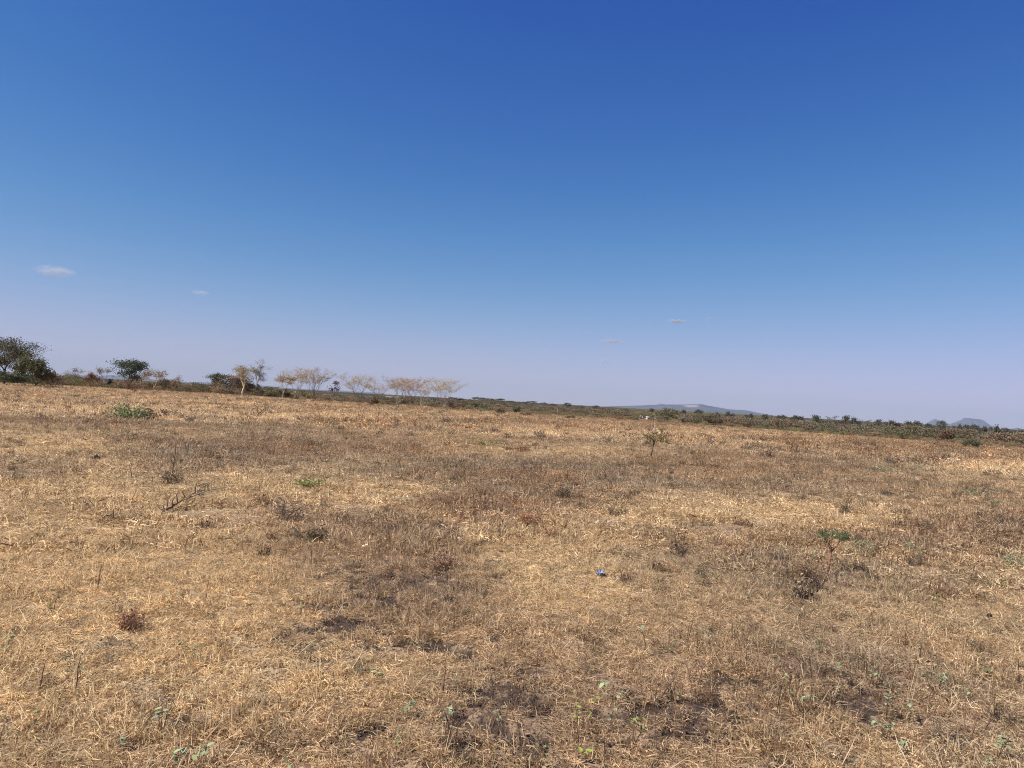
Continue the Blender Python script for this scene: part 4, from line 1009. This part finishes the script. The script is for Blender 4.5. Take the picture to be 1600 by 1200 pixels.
def lump(name, label, cat, px, py, w_, h, col):
    p = ground_at(px, py); b = MB(); n1, n2 = 9, 14; V = []
    for i in range(n1):
        th = math.pi * i / (n1 - 1)
        for j in range(n2):
            ph = 2 * math.pi * j / n2; d = np.array([math.sin(th) * math.cos(ph), math.sin(th) * math.sin(ph), math.cos(th)])
            k = .75 + .55 * float(fbm(d[0] * 1.8 + 4, d[1] * 1.8 + d[2] * 2.1, 101, 3)); V.append(d * k * [w_, w_ * .8, h] + [0, 0, h * .55])
    Q = [[i * n2 + j, (i + 1) * n2 + j, (i + 1) * n2 + (j + 1) % n2, i * n2 + (j + 1) % n2] for i in range(n1 - 1) for j in range(n2)]
    b.add(V, Q, None, col); o = link(name, b.build(name, M_SOLID)); o.location = p; tag(o, label, cat)
lump('dung_lump', 'small near-black lump of dry dung alone on pale straw at left', 'dung', 150, 721, .075, .07, (.022, .016, .014))
lump('hollow_lump', 'small dark lump added in place of a dark hollow at the right', 'hollow_lump', 1546, 966, .022, .018, (.03, .024, .022))  # near-black lump added to stand in for a dark hollow

def log():
    a = ground_at(1481, 721); c = ground_at(1511, 722.5); b = MB(); v = np.array(c - a); L = np.linalg.norm(v); k = 9; t = np.linspace(0, 1, k)
    P = np.stack([v[0] * t, v[1] * t, v[2] * t + .10 + .10 * np.sin(t * 5.5 + .5) * t + .02], -1)
    b.tube(P, .05 + .03 * np.sin(t * 3), 8, (.62, .50, .38))
    q = P[5]; b.tube(np.array([q, q + [.15, -.05, .1], q + [.55, -.02, .06]]), [.04, .03, .015], 6, (.25, .14, .09))
    b.tube(np.array([P[2] - [0, 0, .1], P[5] - [0, .1, .08], P[7] - [0, .1, .1]]), [.03, .04, .02], 6, (.13, .08, .06))
    o = link('fallen_log', b.build('fallen_log', M_WOOD, True)); o.location = a; tag(o, 'bleached fallen log lying flat on pale grass at the right', 'log')
log()

def scrap():
    p = ground_at(938, 901); s = mpp(p); n1, n2 = 18, 10; V = []; C = []
    for i in range(n1):
        for j in range(n2):
            u, v = i / (n1 - 1) * 2 - 1, j / (n2 - 1) * 2 - 1
            z = .02 + .035 * (1 - u * u) * (1 - v * v) + .035 * (float(fbm(u * 3 + 2, v * 3, 111, 3)) - .5) * 2
            V.append((u * 6.5 * s + .008 * math.sin(v * 7), v * .05 + .01 * math.sin(u * 8), max(z, .01)))
            C.append((.16, .18, .28) if u < -.15 and float(vn(u * 5, v * 5, 7)) > .3 else (.36, .40, .46))
    Q = [[i * n2 + j, (i + 1) * n2 + j, (i + 1) * n2 + j + 1, i * n2 + j + 1] for i in range(n1 - 1) for j in range(n2 - 1)]
    b = MB(); b.add(V, Q, None, np.array(C)); o = link('plastic_scrap', b.build('plastic_scrap', mat_plant('thin_plastic', .2, False, .35), True)); o.location = p
    md = o.modifiers.new('thickness', 'SOLIDIFY'); md.thickness = .002
    tag(o, 'crumpled blue and pale plastic scrap lying in the dry grass', 'litter')
scrap()

# ------------------------------------------------------------------ clouds, outside the haze
def cloud(label, px, py, wpx, hpx, dens, alt=2600):
    d = ray(px, py); k = alt / d.z; p = Vector((0, 0, EYE)) + d * k; s = (p - Vector((0, 0, EYE))).length / F
    W = wpx * s / 2; Hh = hpx * s / 2; b = MB(); n1, n2 = 16, 28; V = []
    for i in range(n1):
        th = math.pi * i / (n1 - 1)
        for j in range(n2):
            ph = 2 * math.pi * j / n2; q = np.array([math.sin(th) * math.cos(ph), math.sin(th) * math.sin(ph), math.cos(th)])
            kk = .7 + .6 * float(fbm(q[0] * 2.2 + px, q[1] * 2.2 + q[2] * 2.0, 121, 3)); V.append(q * kk * [W, W * .5, Hh])
    Q = [[i * n2 + j, (i + 1) * n2 + j, (i + 1) * n2 + (j + 1) % n2, i * n2 + (j + 1) % n2] for i in range(n1 - 1) for j in range(n2)]
    mt = bpy.data.materials.new('cloud_vapour'); mt.use_nodes = True; t = mt.node_tree; t.nodes.clear()
    out = t.nodes.new('ShaderNodeOutputMaterial'); vol = t.nodes.new('ShaderNodeVolumePrincipled'); t.links.new(vol.outputs[0], out.inputs['Volume'])
    vol.inputs['Color'].default_value = (.95, .93, .94, 1); vol.inputs['Anisotropy'].default_value = .2
    tc = t.nodes.new('ShaderNodeTexCoord'); mp = t.nodes.new('ShaderNodeMapping'); mp.inputs['Scale'].default_value = (1 / W, 1 / (W * .5), 1 / Hh)
    t.links.new(tc.outputs['Object'], mp.inputs['Vector'])
    ln = t.nodes.new('ShaderNodeVectorMath'); ln.operation = 'LENGTH'; t.links.new(mp.outputs[0], ln.inputs[0])
    mr = t.nodes.new('ShaderNodeMapRange'); mr.inputs[1].default_value = .15; mr.inputs[2].default_value = .95; mr.inputs[3].default_value = 1; mr.inputs[4].default_value = 0
    t.links.new(ln.outputs['Value'], mr.inputs[0])
    nz = t.nodes.new('ShaderNodeTexNoise'); nz.inputs['Scale'].default_value = 2.2; nz.inputs['Detail'].default_value = 4; t.links.new(mp.outputs[0], nz.inputs['Vector'])
    m2 = t.nodes.new('ShaderNodeMapRange'); m2.inputs[1].default_value = .38; m2.inputs[2].default_value = .62; t.links.new(nz.outputs['Fac'], m2.inputs[0])
    mm = t.nodes.new('ShaderNodeMath'); mm.operation = 'MULTIPLY'; t.links.new(mr.outputs[0], mm.inputs[0]); t.links.new(m2.outputs[0], mm.inputs[1])
    m3 = t.nodes.new('ShaderNodeMath'); m3.operation = 'MULTIPLY'; t.links.new(mm.outputs[0], m3.inputs[0]); m3.inputs[1].default_value = dens / (W * .5)
    t.links.new(m3.outputs[0], vol.inputs['Density'])
    b.add(V, Q); o = link('cloud', b.build('cloud', mt, True)); o.location = p; o.rotation_euler.z = -math.atan2(p.x, p.y)
    tag(o, label, 'cloud', 'tiny clouds low in the sky')
cloud('small pinkish cloud at far left, clearest in the sky', 86, 424, 56, 18, 1.8)
cloud('very faint small cloud right of the clearest left one', 313, 457, 30, 9, 1.0)
cloud('thin bright streak of cloud in the right half of the sky', 1057, 502, 32, 8, 3.5)
cloud('tiny speck of cloud right of the thin bright streak', 1110, 499, 12, 7, 2.0)
cloud('long thin pinkish cloud below and left of the bright streak', 957, 533, 44, 9, 2.6)
cloud('faint tiny cloud lowest near the middle of the horizon', 944, 565, 14, 7, 1.5)

# ------------------------------------------------------------------ the air
def haze():
    x, y, z0, z1 = 19800, 19800, -16, 420
    V = [(a, b, c) for c in (z0, z1) for b in (-y, y) for a in (-x, x)]
    mt = bpy.data.materials.new('haze_air'); mt.use_nodes = True; t = mt.node_tree; t.nodes.clear()
    out = t.nodes.new('ShaderNodeOutputMaterial'); v = t.nodes.new('ShaderNodeVolumePrincipled'); t.links.new(v.outputs[0], out.inputs['Volume'])
    v.inputs['Color'].default_value = (.57, .65, .78, 1); v.inputs['Density'].default_value = 4.8e-5; v.inputs['Anisotropy'].default_value = 0.0
    me = mesh_np('haze', np.array(V), [np.array([[0, 2, 3, 1], [4, 5, 7, 6], [0, 1, 5, 4], [2, 6, 7, 3], [0, 4, 6, 2], [1, 3, 7, 5]])], mt)
    tag(link('haze', me), 'pale blue haze fading the far hills', 'haze', kind='stuff')
haze()
